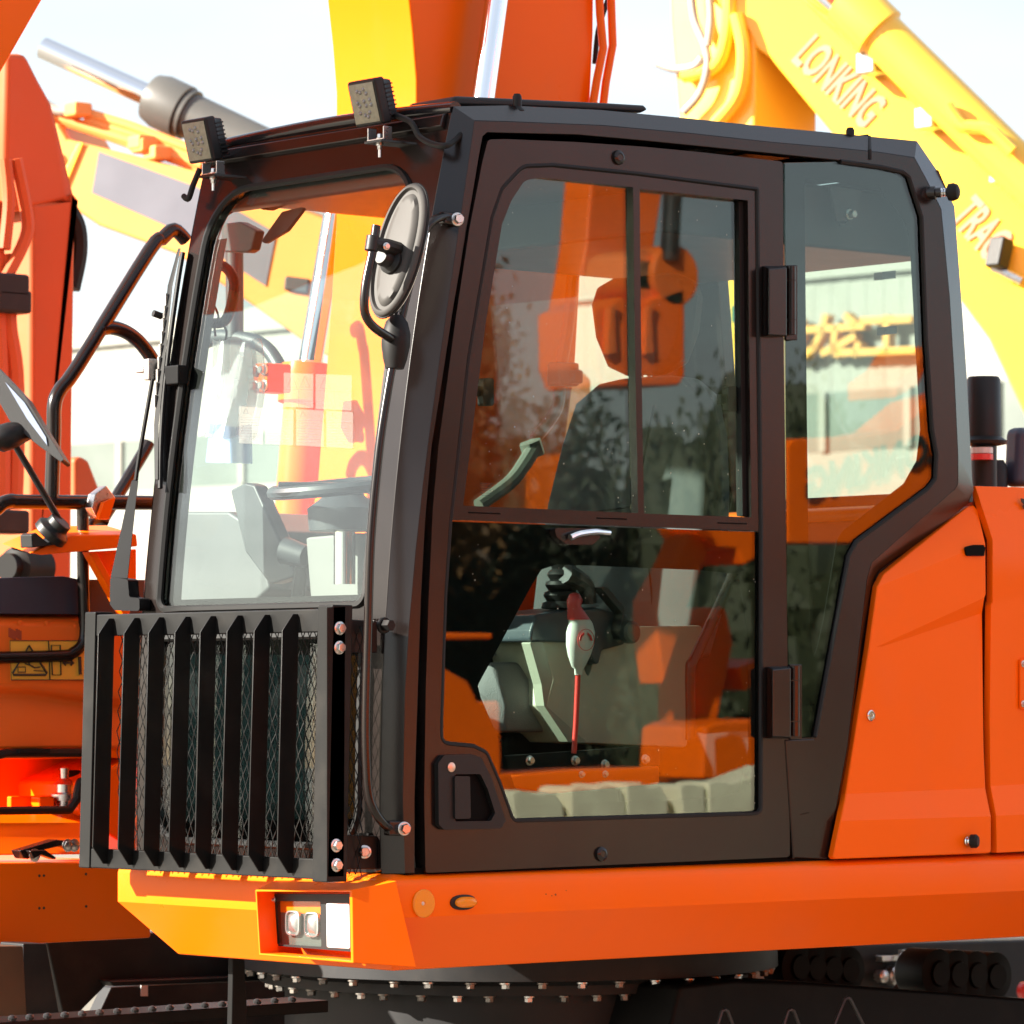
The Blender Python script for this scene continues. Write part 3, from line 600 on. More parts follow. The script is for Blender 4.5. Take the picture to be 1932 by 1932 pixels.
# headlight housing
hx = -.112
fo = Ps([(481, 1679), (664, 1679), (666, 1817), (488.5, 1802)], X=hx); fi = Ps([(484, 1682.5), (659, 1682.5), (661.5, 1812.5), (491, 1798.5)], X=hx)
bo = [Vector((xf-.001+(0 if p.z > zc else (zc-p.z)*.74), p.y+dy, p.z+dz)) for p, dy, dz in zip(fo, (0, -.075, -.055, 0), (.02, .02, -.012, -.01))]
bi = [Vector((-.062, p.y, p.z)) for p in fi]
k = MB(); k.loft([bo, fo, fi, bi], cap=False); hl = k.build('headlight_housing', ORG, bump if False else EX, bevel=.002)
k = MB(); lq = [Vector((-.064, y, z)) for y, z in ((bi[0].y-.002, bi[0].z-.006), (bi[1].y+.002, bi[1].z-.006), (bi[2].y+.002, bi[2].z+.014), (bi[3].y-.002, bi[3].z+.014))]
Lx = lambda q, x: P(q, X=x)
l1 = rp(L(b2, (230, 1150), (510, 1153), (517, 1442), (238, 1425)), 3); l2 = rp(L(b2, (545, 1162), (692, 1164), (698, 1455), (550, 1446)), 4)
k.plate([lq, [Lx(q, -.064) for q in l1], [Lx(q, -.064) for q in l2]], XV*.02); hu = k.build('headlight', PLA, EX, bevel=.002)
k = MB(); k.prism([Lx(q, -.052) for q in l1], XV*.004); k.build('reflector', mat('reflector_metal', (.07, .07, .065), .3, var=.2), hu)
for cx_ in ((345, 1290), (465, 1300)):
    k = MB(); c = Lx(b2(*cx_), -.056); ring_ = lambda sw, sh, d: [c+Vector((-d, (a_)*.025*sw, (b_)*.027*sh)) for a_, b_ in [(math.copysign(abs(math.cos(t))**.5, math.cos(t)), math.copysign(abs(math.sin(t))**.5, math.sin(t))) for t in [2*math.pi*i/24 for i in range(24)]]]
    k.loft([ring_(1, 1, 0), ring_(1, 1, .006), ring_(.85, .88, .007), ring_(.8, .84, .002), ring_(.55, .55, .006), ring_(.2, .2, .010)])
    k.build('projector_lens', mat('projector_chrome', (.4, .4, .4), .22, metal=.8) if 'projector_chrome' not in MATS else MATS['projector_chrome'], hu, smooth=50)
k = MB(); k.prism([Lx(q, -.0625) for q in l1], XV*.002); k.build('lens_cover', GLS, hu, smooth=0)
k = MB(); k.prism([Lx(q, -.0655) for q in l2], XV*.01); k.build('white_lens', WHI, hu, bevel=.002)
for q in ((212, 1142), (212, 1425)): place('bolt', BOLTS, hu, Lx(b2(*q), -.064), (-1, 0, 0))
# reflector disc, marker lamp
k = MB(); k.lathe(P(b2(1162, 1166), Y=yf), (0, -1, 0), [(.0305, 0), (.0305, .004), (.0285, .0062), (.004, .0066), (.002, .005)], 32, sc=(1, 1), ref=ZV); rd = k.build('side_reflector', AMB, EX, smooth=30)
place('rivet', bolt_mesh(.003, .003, STL), rd, P(b2(1162, 1166), Y=yf-.006), (0, -1, 0))
def capsule(c, a, b, d0, d1, n=24): return [c+Vector((math.copysign(abs(math.cos(t))**.8, math.cos(t))*a, d, math.sin(t)*b)) for t in [2*math.pi*i/n for i in range(n)] for d in [d0]]
c = P(b2(1415, 1158), Y=yf)
k = MB(); k.loft([capsule(c, .036, .0165, 0, 0), capsule(c, .036, .0165, -.003, 0), capsule(c, .031, .0125, -.004, 0)]); mk = k.build('marker_lamp', PLA, EX)
k = MB(); c2 = c+Vector((.004, 0, 0)); k.loft([capsule(c2, .029, .012, -.003, 0), capsule(c2, .028, .0115, -.011, 0), capsule(c2, .02, .007, -.017, 0)]); k.build('amber_lens', AMB, mk, smooth=50)
k = MB()
for q, r in (((1048, 1688), .0022), ((1030, 1687), .0014), ((1041, 1690), .0012), ((1068, 1680), .001)): k.lathe(P(q, Y=yf), (0, -1, 0), [(r, -.0005), (r, .0007)], 6)
k.build('paint_chip', INK, EX, smooth=0)

# ---- orange side covers
def surf(name, polys, th, m, parent=EX, bevel=.004):
    k = MB(); vs = []; fs = []; key = {}
    for pl in polys:
        f = []
        for (u, v, y) in pl:
            kk = (round(u, 1), round(v, 1), round(y, 4))
            if kk not in key: key[kk] = len(vs); vs.append(P((u, v), Y=y))
            f.append(key[kk])
        fs.append(tuple(f))
    ed = {}
    for f in fs:
        for i in range(len(f)): e = (f[i], f[(i+1) % len(f)]); ed[e] = 1
    n = len(vs); back = [v+YV*th for v in vs]
    ff_ = fs+[tuple(i+n for i in reversed(f)) for f in fs]+[(a, b, b+n, a+n) for (a, b) in ed if (b, a) not in ed]
    k.add(vs+back, ff_); return k.build(name, m, parent, bevel=bevel, smooth=20)
y0 = .004; yt = .05; yo = -.024
c1 = surf('front_side_cover', [
    [(1655.5, 1107, y0), (1668, 1082, .012), (1825, 956, yt), (1838, 953, yt), (1845, 962, yt), (1860, 1025, y0+.004)],
    [(1655.5, 1107, y0), (1860, 1025, y0+.004), (1861, 1121, y0), (1858.5, 1127, y0), (1652, 1221, y0), (1640, 1221, y0)],
    [(1652, 1221, y0), (1858.5, 1127, y0), (1854, 1156, y0+.017), (1664, 1220, y0)],
    [(1640, 1221, y0), (1652, 1221, y0), (1664, 1220, y0), (1854, 1156, y0+.017), (1857, 1408, y0), (1860, 1487, y0), (1596, 1498, y0)],
    [(1596, 1498, y0), (1860, 1487, y0), (1870.5, 1540, yo), (1586, 1549, yo)],
    [(1586, 1549, yo), (1870.5, 1540, yo), (1870.5, 1608, yo), (1866, 1610, yo), (1576, 1621, yo), (1572, 1617, yo)]], .02, ORG)
c2_ = surf('rear_side_cover', [
    [(1840, 917, .05), (2120, 925, .05), (2120, 1020, y0), (1873, 1018.6, y0)],
    [(1873, 1018.6, y0), (2120, 1020, y0), (2120, 1040, y0), (1874, 1107, y0), (1873, 1142, y0)],
    [(1874, 1107, y0), (2120, 1040, y0), (2120, 1080, y0+.008), (1872, 1130, y0+.006)],
    [(1872, 1130, y0+.006), (2120, 1080, y0+.008), (2120, 1470, y0), (1869, 1483, y0), (1867.5, 1358, y0), (1870, 1142, y0)],
    [(1869, 1483, y0), (2120, 1470, y0), (2120, 1528, yo), (1879.5, 1539, yo)],
    [(1879.5, 1539, yo), (2120, 1528, yo), (2120, 1597, yo), (1881, 1609, yo)]], .02, ORG)
k = MB(); k.plate([Ps(rp([(1820.5, 1032), (1837, 1028), (1856, 1028, 2), (1859, 1034, 2), (1857, 1049, 2), (1824, 1049)], 5), Y=.0015)], YV*.004); k.build('slot_opening', FRIT, c1)
k = MB(); k.lathe(P((1642, 1350), Y=.004), (0, -1, 0), [(.013, 0), (.013, .004), (.0105, .006), (.006, .006), (.005, .0045), (.001, .0045)], 24); k.build('cover_lock', CHR, c1)
k = MB(); k.lathe(P((1823, 1587), Y=yo), (.5, -1, 0), [(.011, 0), (.011, .003), (.008, .005), (.008, .009)], 16); ks = k.build('cover_stop', CHR, c1)
k = MB(); k.lathe(P((1823, 1587), Y=yo)+Vector((.5, -1, 0)).normalized()*.009, (.5, -1, 0), [(.010, 0), (.0165, .003), (.0165, .016), (.012, .021)], 18); k.build('rubber_foot', RUB, ks)
k = MB(); k.plate([Ps(L(b8, (1910, 296), (1932, 300), (1960, 340), (1932, 372), (1922, 350), (1928, 335), (1912, 318)), Y=.026)], YV*-.002); k.build('emblem_letter', INK, c2_)
k = MB(); k.plate([Ps(rp(L(b8, (1908, 1358), (2000, 1340), (2000, 1690), (1908, 1680)), 3), Y=-.001)], YV*.004); bp_ = k.build('latch_plate', ORG, c2_, bevel=.002)
for q in ((1926, 1386), (1926, 1650)): place('bolt', BOLTS, bp_, P(b8(*q), Y=-.001), (0, -1, 0))
# engine house, deck behind
eh = MB(); eh.box((3.2, 1.3, 1.64), 3.0, 2.4, .86); eh.build('engine_house', ORGD, EX, bevel=.03)
eh = MB(); eh.prism(Ps([(1578, 1618), (1668, 1090), (1832, 945), (1850, 925), (1875, 1020), (1885, 1618)], Y=.06), YV*.5); eh.build('engine_bay', mat('shaded_gap_red', (.25, .03, .006), .5), EX)  # dark red puts the shade inside the cover gaps into the colour
pcx = P((1856, 770), Y=.62)
def zat(v): return P((1856, v), Y=.62).z
k = MB(); k.lathe((pcx.x, pcx.y, 0), ZV, [(.034, 1.9), (.034, zat(842)), (.06, zat(838)), (.062, zat(832)), (.046, zat(824)), (.044, zat(716)), (.040, zat(711))], 28); po = k.build('air_precleaner', PLA, EX)
for i, (va, m_) in enumerate(((846, WHI), (858, REDP))): k = MB(); k.lathe((pcx.x-.03, pcx.y-.02, 0), ZV, [(.03, zat(va+11)), (.03, zat(va))], 20); k.build('pipe_band', m_, po)
k = MB(); k.loft([[V(p) for p in Ps([(1920, 918), (2240, 918), (2240, 806), (1925, 806)], Y=.75)], [V(p)+YV*.06 for p in Ps([(1920, 918), (2240, 918), (2240, 806), (1925, 806)], Y=.75)]]); k.build('engine_hood', NAVY, EX, bevel=.02, seg=3)
k = MB(); k.lathe((P((1880, 880), Y=.8).x, .8, 0), ZV, [(.03, 1.9), (.03, 2.22), (.02, 2.24)], 16); k.build('exhaust_pipe', DGRY, EX)

# ---- slewing ring and undercarriage
rc_ = Vector((1.5, 1.4, 0)); b = MB()
b.lathe(rc_, ZV, [(.70, 1.05), (.705, .905), (.66, .90), (.645, .89), (.645, .866), (.58, .864)], 72); so_ = b.build('slew_ring', DGRY, EX)
for n_, r_, z_ in ((44, .685, .9015), (44, .62, .8645)):
    for i in range(n_):
        a_ = 2*math.pi*(i+(.0 if r_ > .65 else .5))/n_+random.uniform(-.02, .02)
        place('bolt', BOLTD if random.random() < .45 else BOLTB, so_, rc_+Vector((math.cos(a_)*r_, math.sin(a_)*r_, z_)), (0, 0, -1), random.random())
BOLTB_big = None
b = MB(); b.lathe(rc_, ZV, [(.58, .864), (.58, .45), (.7, .40)], 64); b.build('turntable_base', DGRY, EX)
b = MB(); b.prism([Vector((x, y, .30)) for x, y in ((.3, .75), (2.7, .75), (2.7, 2.1), (.3, 2.1))], ZV*.22); b.build('lower_frame', BLKU, EX, bevel=.02)
# ---- boom, stick and cylinders of this machine (plane beside the cab)
BY = 1.32
bq = [(1113, 215), (1120, 60), (1121, -80), (1040, -420), (820, -600), (430, -620), (260, -430), (420, -360), (640, -330), (722, -200), (765, -60), (778, 60), (785, 150), (785, 400), (770, 640), (750, 900), (700, 1180), (1020, 1180), (1085, 700)]
k = MB(); k.prism(Ps(bq, Y=BY), YV*.33); boom = k.build('boom', ORG, EX, bevel=.006)
for q in ([(1116, 215), (1125, 156), (1138, 91), (1132, 26), (1128, -60)], [(1136, 215), (1143, 156), (1156, 85), (1153, 0), (1150, -60)]): k = MB(); k.tube(Ps(q, Y=BY-.02), .011, 12); k.build('boom_pipe', ORG, boom)
k = MB(); k.tube(Ps([(1150, -10), (1140, 20), (1128, 60), (1122, 120)], Y=BY+.06), .007, 8, smooth=4); k.build('boom_hose', RUB, boom)
k = MB(); k.prism(Ps([(200, -210), (80, 0), (0, 140), (-110, 330), (-140, 400)], Y=BY+.03)+[Vector((x, BY+.03, z)) for x, z in ((-.62, 3.02), (-.75, 3.2), (-1.5, 3.62), (-2.7, 4.25), (-3.3, 4.6), (-3.2, 5.0), (-1.6, 4.9), (-.3, 5.0))], YV*.27); k.build('stick', ORG, EX, bevel=.006)  # unseen forward end is shaped to shade the cab front and windscreen reflection
def cylr(name, p0, p1, p2, rr_, rb, yo_, m2, rodm=CHR):
    k = MB(); k.cyl(P(p0, Y=yo_), P(p1, Y=yo_), rr_, 24); o = k.build(name, rodm, EX)
    d = (P(p2, Y=yo_)-P(p1, Y=yo_)).normalized(); ln = (P(p2, Y=yo_)-P(p1, Y=yo_)).length
    k = MB(); k.lathe(P(p1, Y=yo_), d, [(rr_*1.1, -.01), (rb*1.2, .0), (rb*1.25, .03), (rb*1.25, .10), (rb, .105), (rb, ln)], 28); k.build('cylinder_barrel', m2, o)
    return o
cylr('boom_cylinder', (945, -60), (880, 420), (760, 1000), .03, .055, BY-.08, ORG)
cylr('boom_cylinder', (690, 60), (585, 690), (560, 1000), .032, .062, BY+.42, ORG)
# valve block with bolts on the cylinder foot seen through the windscreen
k = MB(); c = P(a6(740, 1440), Y=BY+.3); k.box(c, .08, .06, .075); vb = k.build('valve_block', ORG, EX, bevel=.006)
for dy, dz in ((-.018, .02), (.018, .02), (-.018, -.02), (.018, -.02)): place('bolt', BOLTB, vb, c+Vector((-.04, dy, dz)), (-1, 0, 0))
# orange pipe and grey corrugated hose seen through the door
k = MB(); k.tube(Ps(L(b5, (830, 500), (790, 900), (745, 1180), (735, 1340), (700, 1430), (600, 1560)), Y=1.12), .016, 10, smooth=4); k.build('hydraulic_pipe', ORG, EX)
k = MB(); k.tube(Ps(L(b5, (600, 1600), (540, 1700), (460, 1800), (290, 1925)), Y=.95), [.02, .017], 10, smooth=12); hs = k.build('corrugated_hose', HOSE, EX)
k = MB(); k.cyl(P(b5(575, 1570), Y=.96), P(b5(600, 1650), Y=.96), .03, 6); k.build('hose_nut', HOSE, hs)
k = MB(); k.box(P(b5(760, 1195), Y=1.1), .07, .05, .06); k.box(P(b5(815, 1210), Y=1.08), .03, .05, .035); k.build('pipe_clamp', DKP, EX, bevel=.006)

# ---- interior
k = MB()
def rbox(c, sx, sy, sz, n=20, p=.35):
    return None
def slab(q, y0, y1, name, m, parent=EX, bevel=.01, seg=3, Y=None):
    k = MB(); pl = Ps(q, Y=y0); k.prism(pl, YV*(y1-y0)); return k.build(name, m, parent, bevel=bevel, seg=seg)
# seat: backrest leaning back, headrest, cushion
def srow(z, x, hw, th): return [Vector((x+dx*th, .50+hw*dy, z)) for dx, dy in ((-.5, -.7), (-.35, -1), (0, -1.06), (.5, -.9), (.6, 0), (.5, .9), (0, 1.06), (-.35, 1), (-.5, .7), (-.42, .35), (-.38, 0), (-.42, -.35))]
SX, SZ = .17, .075
seat = MB(); seat.loft([srow(z+SZ, x+SX, hw, th) for z, x, hw, th in ((1.62, .93, .25, .13), (1.72, .93, .285, .15), (1.85, .95, .285, .15), (2.0, .97, .275, .14), (2.14, .99, .25, .13), (2.24, 1.0, .215, .12), (2.285, 1.005, .15, .09), (2.295, 1.005, .08, .05))])
se = seat.build('seat', SEATM, EX, bevel=.01, smooth=50)
k = MB(); k.loft([srow(z+SZ, x+SX, hw, th) for z, x, hw, th in ((2.30, 1.0, .05, .05), (2.325, 1.0, .11, .09), (2.40, 1.0, .15, .10), (2.48, 1.0, .165, .10), (2.52, 1.0, .15, .09), (2.54, 1.0, .10, .06))]); k.build('headrest', SEATM, se, bevel=.01, smooth=50)
k = MB(); k.tube([Vector((1.0+SX, .50, 2.32)), Vector((1.0+SX, .50, 2.44))], .012, 8); k.build('headrest_post', CHR, se)
k = MB(); k.loft([[Vector((x, .5+sy*hw, z)) for sy, z in ((-1, zb_), (-1.04, zb_+.06), (-.85, zt_), (0, zt_-.02), (.85, zt_), (1.04, zb_+.06), (1, zb_))] for x, hw, zb_, zt_ in ((.46, .21, 1.54, 1.62), (.50, .25, 1.52, 1.68), (.7, .26, 1.52, 1.68), (.92, .25, 1.52, 1.66))]); k.build('seat_cushion', SEATG, se, bevel=.01, smooth=50)
k = MB(); k.box((.75, .5, 1.37), .35, .36, .3); k.build('seat_base', DKB, se, bevel=.02)
for y_ in (.5,): 
    k = MB(); k.tube([Vector((.93+SX, .40, 2.22+SZ)), Vector((.898+SX, .42, 2.0+SZ)), Vector((.873+SX, .36, 1.85+SZ)), Vector((.86+SX, .32, 1.66+SZ))], .0025, 5, smooth=3); k.tube([Vector((.898+SX, .42, 1.98+SZ)), Vector((.897+SX, .58, 1.97+SZ))], .0025, 5); k.build('seat_seam', DKB, se)
# left console, lever stand and handles seen through the lower pane
cy0 = .13
slab(rp(L(b6, (640, 750), (850, 745), (900, 1000), (960, 700), (1165, 668), (1540, 662), (1500, 900), (1450, 1342), (905, 1318), (800, 1315), (665, 1110), (705, 960)), 8), cy0+.05, cy0+.24, 'console', BEI)
slab(rp(L(b6, (575, 755), (582, 690), (612, 600), (720, 580), (940, 560), (1120, 600), (1165, 700), (1100, 770), (980, 800), (960, 900), (860, 760), (650, 752)), 8), cy0+.03, cy0+.22, 'console_top', mat('slate_plastic', (.05, .065, .08), .3, bump=.08, bscale=300))
slab(rp(L(b6, (575, 755), (650, 755), (705, 960), (668, 1110), (900, 1318), (790, 1312), (655, 1110), (640, 990)), 3), cy0+.02, cy0+.05, 'console_edge', mat('console_edge_plastic', (.3, .31, .25), .5))
slab(rp(L(b6, (965, 445), (1010, 450), (1100, 560), (1110, 640), (1165, 700), (1150, 740), (1090, 740), (1072, 690), (1095, 600)), 6), cy0, cy0+.03, 'armrest_lever', DKP)
k = MB(); k.lathe(P(b6(1120, 700), Y=cy0), (0, -1, 0), [(.026, 0), (.026, .015), (.02, .02)], 24); k.build('adjuster_knob', DKP, EX)
def lever(q, radii, y, m, name, par): k = MB(); k.tube(Ps(q, Y=y), radii, 14); return k.build(name, m, par)
k = MB(); lv = [(822, 482, 14), (838, 500, 26), (835, 530, 24), (845, 560, 30), (848, 590, 44), (850, 628, 62)]
def levloft(rows, y, dep): return [[P(b6(x+math.cos(a)*r_*.86, yy), Y=y)+YV*(math.sin(a)*dep*r_/50) for a in [2*math.pi*i/16 for i in range(16)]] for x, yy, r_ in rows]
k = MB(); k.loft(levloft([(850, 628, 62), (858, 650, 70), (858, 700, 84), (855, 770, 82), (850, 830, 66), (845, 890, 40), (845, 905, 24), (845, 938, 22)], .085, .013)); sv = k.build('safety_lever', PALE, EX, bevel=0, smooth=45)
k = MB(); k.loft(levloft([(824, 480, 10), (824, 486, 28), (826, 520, 46), (822, 555, 40), (834, 590, 52), (848, 630, 66)], .085, .014)); k.build('lever_cap', REDP, sv, smooth=45)
k = MB(); k.tube(Ps(L(b6, (843, 936), (832, 1200), (820, 1375)), Y=.085), .0062, 12); k.build('lever_rod', REDP, sv)
k = MB(); k.tube(Ps([b6(888+46*math.cos(t), 742+60*math.sin(t)) for t in [2*math.pi*i/20 for i in range(20)]], Y=.06), .0008, 4, closed=True); k.build('dial_ring', REDP, sv)
k = MB()
for s_ in (-1, 1): k.prism(Ps([b6(888+s_*a_, 742+b_) for a_, b_ in ((10, -42), (30, -24), (38, 5), (26, 5), (22, -16), (8, -30))], Y=.0605), YV*.001)
k.build('dial_mark', REDP, sv, smooth=0)
k = MB(); k.lathe(P(b6(750, 570), Y=.2), (P(b6(760, 345), Y=.2)-P(b6(750, 570), Y=.2)), [(.046, 0), (.043, .012), (.034, .016), (.042, .028), (.040, .036), (.031, .04), (.039, .052), (.037, .06), (.028, .064), (.036, .076), (.032, .085), (.025, .09), (.03, .1), (.022, .115), (.015, .15)], 22); k.build('lever_bellows', RUB, EX)
k = MB(); k.tube(Ps(L(b6, (770, 370), (830, 400), (890, 450), (905, 540)), Y=.17), [.025, .018], 10, smooth=3); k.build('joystick', DKP, EX)
k = MB(); k.tube(Ps(L(b6, (1700, 360), (1690, 420), (1500, 830), (1470, 900), (1472, 1150), (1470, 1300)), Y=.05), .0125, 12, smooth=4); k.build('door_grab_bar', BLK, EX)
for i, (pts_, m_) in enumerate(((((300, 990), (330, 935), (480, 915), (485, 985), (460, 1005)), PALE), (((360, 1090), (400, 1065), (520, 1065), (480, 1155), (430, 1155)), PALE), (((340, 840), (380, 785), (410, 790), (400, 830)), PALE), (((375, 1290), (460, 1290), (460, 1308), (385, 1308)), PALE))):
    slab(L(b6, *pts_), .35, .40, 'pedal', mat('pedal_metal%d' % i, (.35, .36, .36), .3, metal=.6), bevel=.003)
k = MB(); k.tube(Ps(L(b6, (480, 905), (600, 905)), Y=.3), .014, 12); k.build('pedal_tube', DKP, EX)
slab(rp(L(b6, (430, 1390), (1300, 1330), (1300, 1450), (430, 1500)), 3), .09, .12, 'sill_panel', DKB, bevel=.004)
slab(rp(L(b6, (440, 1505), (800, 1462), (1298, 1446), (1300, 1545), (700, 1600), (450, 1560)), 5), .06, .12, 'door_sill', ORG, bevel=.005)
for q in ((862, 1492), (993, 1490)): place('bolt', BOLTS, EX, P(b6(*q), Y=.06), (0, -1, 0))
for q in ((572, 1415), (825, 1415), (990, 1437), (1215, 1408)): place('bolt', BOLT, EX, P(b6(*q), Y=.09), (0, -1, 0))
# steering column and wheel, right console, monitor (behind the windscreen)
swc = P(a7(1215, 570), Y=.45); ax = Vector((-.12, 0, 1)).normalized()
k = MB(); k.tube([swc+Vector((math.cos(t)*.16, math.sin(t)*.16, math.cos(t)*.02)) for t in [2*math.pi*i/40 for i in range(40)]], .0155, 10, closed=True); sw = k.build('steering_wheel', DKP, EX)
k = MB(); k.lathe(swc-ZV*.10, ZV, [(.08, 0), (.085, .05), (.045, .08), (.04, .1), (.01, .11)], 20)
for t in (.5, 2.6, 4.6): k.tube([swc, swc+Vector((math.cos(t)*.15, math.sin(t)*.15, 0))], .01, 8)
k.build('wheel_hub', DKP, sw); k = MB(); k.cyl(swc-ZV*.10, swc-ZV*.22, .025, 12); k.build('column_shaft', CHR, sw)
def front_slab(q, x0, x1, name, m, parent=EX, bevel=.008): k = MB(); k.prism([P(p, X=x0) for p in q], XV*(x1-x0)); return k.build(name, m, parent, bevel=bevel)
front_slab(rp(L(a7, (958, 905), (1290, 875), (1400, 880), (1400, 1330), (990, 1310)), 6), .24, .40, 'steering_column', mat('column_grey', (.12, .125, .12), .5))
k = MB(); k.tube([P(a7(820, 990), X=.24), P(a7(960, 1030), X=.26)], [.032, .026], 14); k.build('turn_stalk', DKP, EX)
k = MB(); k.tube([P(q, X=.27) for q in L(a7, (940, 1040), (925, 1150), (900, 1350), (890, 1500))], .016, 8, smooth=6); k.build('column_boot', RUB, EX)
front_slab(rp(L(a7, (-40, 735), (450, 735), (640, 860), (720, 1240), (600, 1345), (-40, 1400)), 10), .35, .6, 'right_console', mat('console_grey', (.06, .065, .07), .5))
front_slab(rp(L(a7, (460, 590), (560, 545), (620, 560), (890, 1160), (720, 1215), (560, 1000)), 8), .30, .34, 'monitor', DKP)
# tall post with curved foot, visor, mirrorlike tongue, corner handle
k = MB(); k.tube([P(q, X=1.05) for q in L(a6, (490, 560), (492, 900), (492, 1170))], .024, 12); k.tube([P(q, X=1.05) for q in L(a6, (260, 1215), (380, 1165), (490, 1170), (620, 1195), (720, 1260), (800, 1390))], .02, 12, smooth=4); k.build('guard_post', DKP, EX)
front_slab(rp(L(a6, (400, 420), (520, 405), (632, 462), (600, 590), (570, 610), (400, 605)), 6), .5, .53, 'switch_panel', DKP)
front_slab(rp(L(a6, (800, 340), (960, 300), (830, 470), (690, 552), (662, 535)), 6), .25, .262, 'sun_visor', DKP)
k = MB(); k.tube([P(q, X=.30) for q in L(a6, (385, 690), (440, 715), (485, 790), (480, 900), (450, 1020), (410, 1070), (330, 1075))], .0125, 10, smooth=4); k.build('corner_handle', RUB, EX)
k = MB(); k.tube([P(q, X=.28) for q in L(a6, (345, 935), (385, 1030), (360, 1090), (365, 1160))], .003, 6, smooth=4); k.tube([P(q, X=.28) for q in L(a6, (415, 1085), (438, 1130), (432, 1185))], .003, 6, smooth=4); k.build('bag_string', RUB, EX)
front_slab(rp(L(a6, (600, 250), (790, 215), (930, 190), (770, 290), (680, 330), (620, 300)), 5), .27, .30, 'roof_bracket', DKB)
k = MB(); k.tube([P(q, X=.22) for q in L(a6, (205, 1095), (290, 1125))], .013, 8); k.build('latch_bar', RUB, EX)
slab(rp(L(b5, (795, 380), (980, 400), (950, 580), (935, 595), (850, 590), (832, 575)), 6), .80, .84, 'hanger_bracket', DKP)
# hanging plastic bag
bg_ = MB(); rows = []
for i in range(13):
    t = i/12; v = 1180+t*640; l = 345-70*t+20*math.sin(t*5); r__ = 620+25*math.sin(t*3.5)-40*max(0, t-.6)
    rows.append([P(a6(l+(r__-l)*j/10, v+18*math.sin(j*.9+t*3)), X=.26+.03*math.sin(j*1.1+t*4)-.05*math.sin(math.pi*j/10)) for j in range(11)])
fr_ = rows; bg_.loft(fr_, cap=False, closed=False); bg_.loft([[p+Vector((.02+.05*math.sin(math.pi*j/10), 0, 0)) for j, p in enumerate(r_)] for r_ in rows], cap=False, closed=False)
bo_ = bg_.build('plastic_bag', BAGM, smooth=60); tag(bo_, 'white plastic bag hanging by a string inside the windscreen', 'bag')
k = MB(); k.plate([[P(q, X=.235) for q in L(a6, (330, 1735), (500, 1760), (595, 1740), (600, 2000), (300, 1990))]], XV*.004); k.build('blue_print', BAGB, bo_, smooth=0)
# stickers on the windscreen (printed side inwards)
st = MB(); sp = MB()
def Pg(q, d=.006):
    p = P(q, X=0)
    for i in range(15): p = P(q, X=XA(p.z)+d)
    return p
for x0, y0_, x1, y1 in ((815, 1400, 1010, 1625), (1025, 1410, 1262, 1640), (520, 1620, 680, 1865), (692, 1635, 880, 1870), (895, 1640, 1080, 1880), (1095, 1650, 1272, 1890)):
    st.plate([[Pg(q) for q in L(a6, (x0, y0_), (x1, y0_+10), (x1, y1+10), (x0, y1))]], XV*-.0006)
    sp.tube([Pg(q, .0048) for q in L(a6, (x0, y0_), (x1, y0_+10), (x1, y1+10), (x0, y1))], .0008, 4, closed=True)
    if y0_ > 1500:
        for i in range(9): sp.prism([Pg(q, .0048) for q in L(a6, (x0+12, y0_+70+i*18), (x1-20-(i*37 % 50), y0_+72+i*18), (x1-20-(i*37 % 50), y0_+77+i*18), (x0+12, y0_+75+i*18))], XV*-.0003)
        sp.tube([Pg(q, .0048) for q in L(a6, (x0+30, y0_+48), (x0+62, y0_+48), (x0+46, y0_+14))], .0012, 4, closed=True)
    else:
        for cx_ in ((x0+55, x0+140) if x0 < 1000 else (x0+60,)):
            sp.tube([Pg(q, .0048) for q in L(a6, (cx_-32, y0_+95), (cx_+32, y0_+95), (cx_, y0_+22))], .0012, 4, closed=True)
        sp.tube([Pg(q, .0048) for q in L(a6, (x0+10, y0_+110), (x1-10, y0_+112))], .0009, 4); sp.tube([Pg(q, .0048) for q in L(a6, ((x0+x1)/2, y0_+110), ((x0+x1)/2, y1-10))], .0009, 4)
sto = st.build('warning_sticker', STK, EX, smooth=0); sp.build('sticker_print', STKL, sto, smooth=0)

# ---- far side of the machine: rails, mirror, tank, tool box
RY = 1.75
k = MB(); k.tube(Ps(L(a5, (1345, 1655-900*1.932+84), (1260, -75), (1170, -5), (1080, 80), (560, 920), (440, 1080), (395, 1190), (390, 1400), (375, 1870)), Y=RY), .0185, 12, smooth=4)
k.tube(Ps(L(a5, (715, 650), (800, 635), (900, 660), (990, 720), (1060, 800), (1110, 880), (1130, 960)), Y=RY), .0185, 12, smooth=4)
k.tube(Ps(L(a8, (-300, 330), (-60, 230), (20, 170), (90, 150), (200, 158), (1100, 165)), Y=RY), .0185, 12, smooth=4)
k.tube(Ps(L(a8, (600, 190), (603, 700), (612, 1080), (590, 1190), (520, 1255), (420, 1275), (-200, 1290)), Y=RY), .0155, 12, smooth=4)
hr = k.build('handrail', BLK, EX)
k = MB(); k.tube(Ps([(281, 835), (270, 855), (222, 935), (176, 1008)], Y=2.3), .017, 10, smooth=3); k.tube(Ps(L(a8, (700, 400), (650, 370), (660, 310), (720, 290), (770, 310)), Y=2.2), .013, 10, smooth=4); k.build('rear_handrail', BLK, EX)
_mn = np.array((-.8, -.55, .22)); _mn = _mn/np.linalg.norm(_mn); _mc = np.array(P(a5(200, 1280), Y=RY-.15)); mnv = V(_mn)
mp = Ps(rp(L(a5, (-60, 880), (10, 950), (185, 1135), (300, 1330), (465, 1590), (440, 1607), (235, 1455), (70, 1310), (-60, 1080)), 3), pl=(_mc, _mn))
k = MB(); k.prism(mp, -mnv*.05); fm = k.build('far_mirror', PLA, EX, bevel=.01, seg=3)
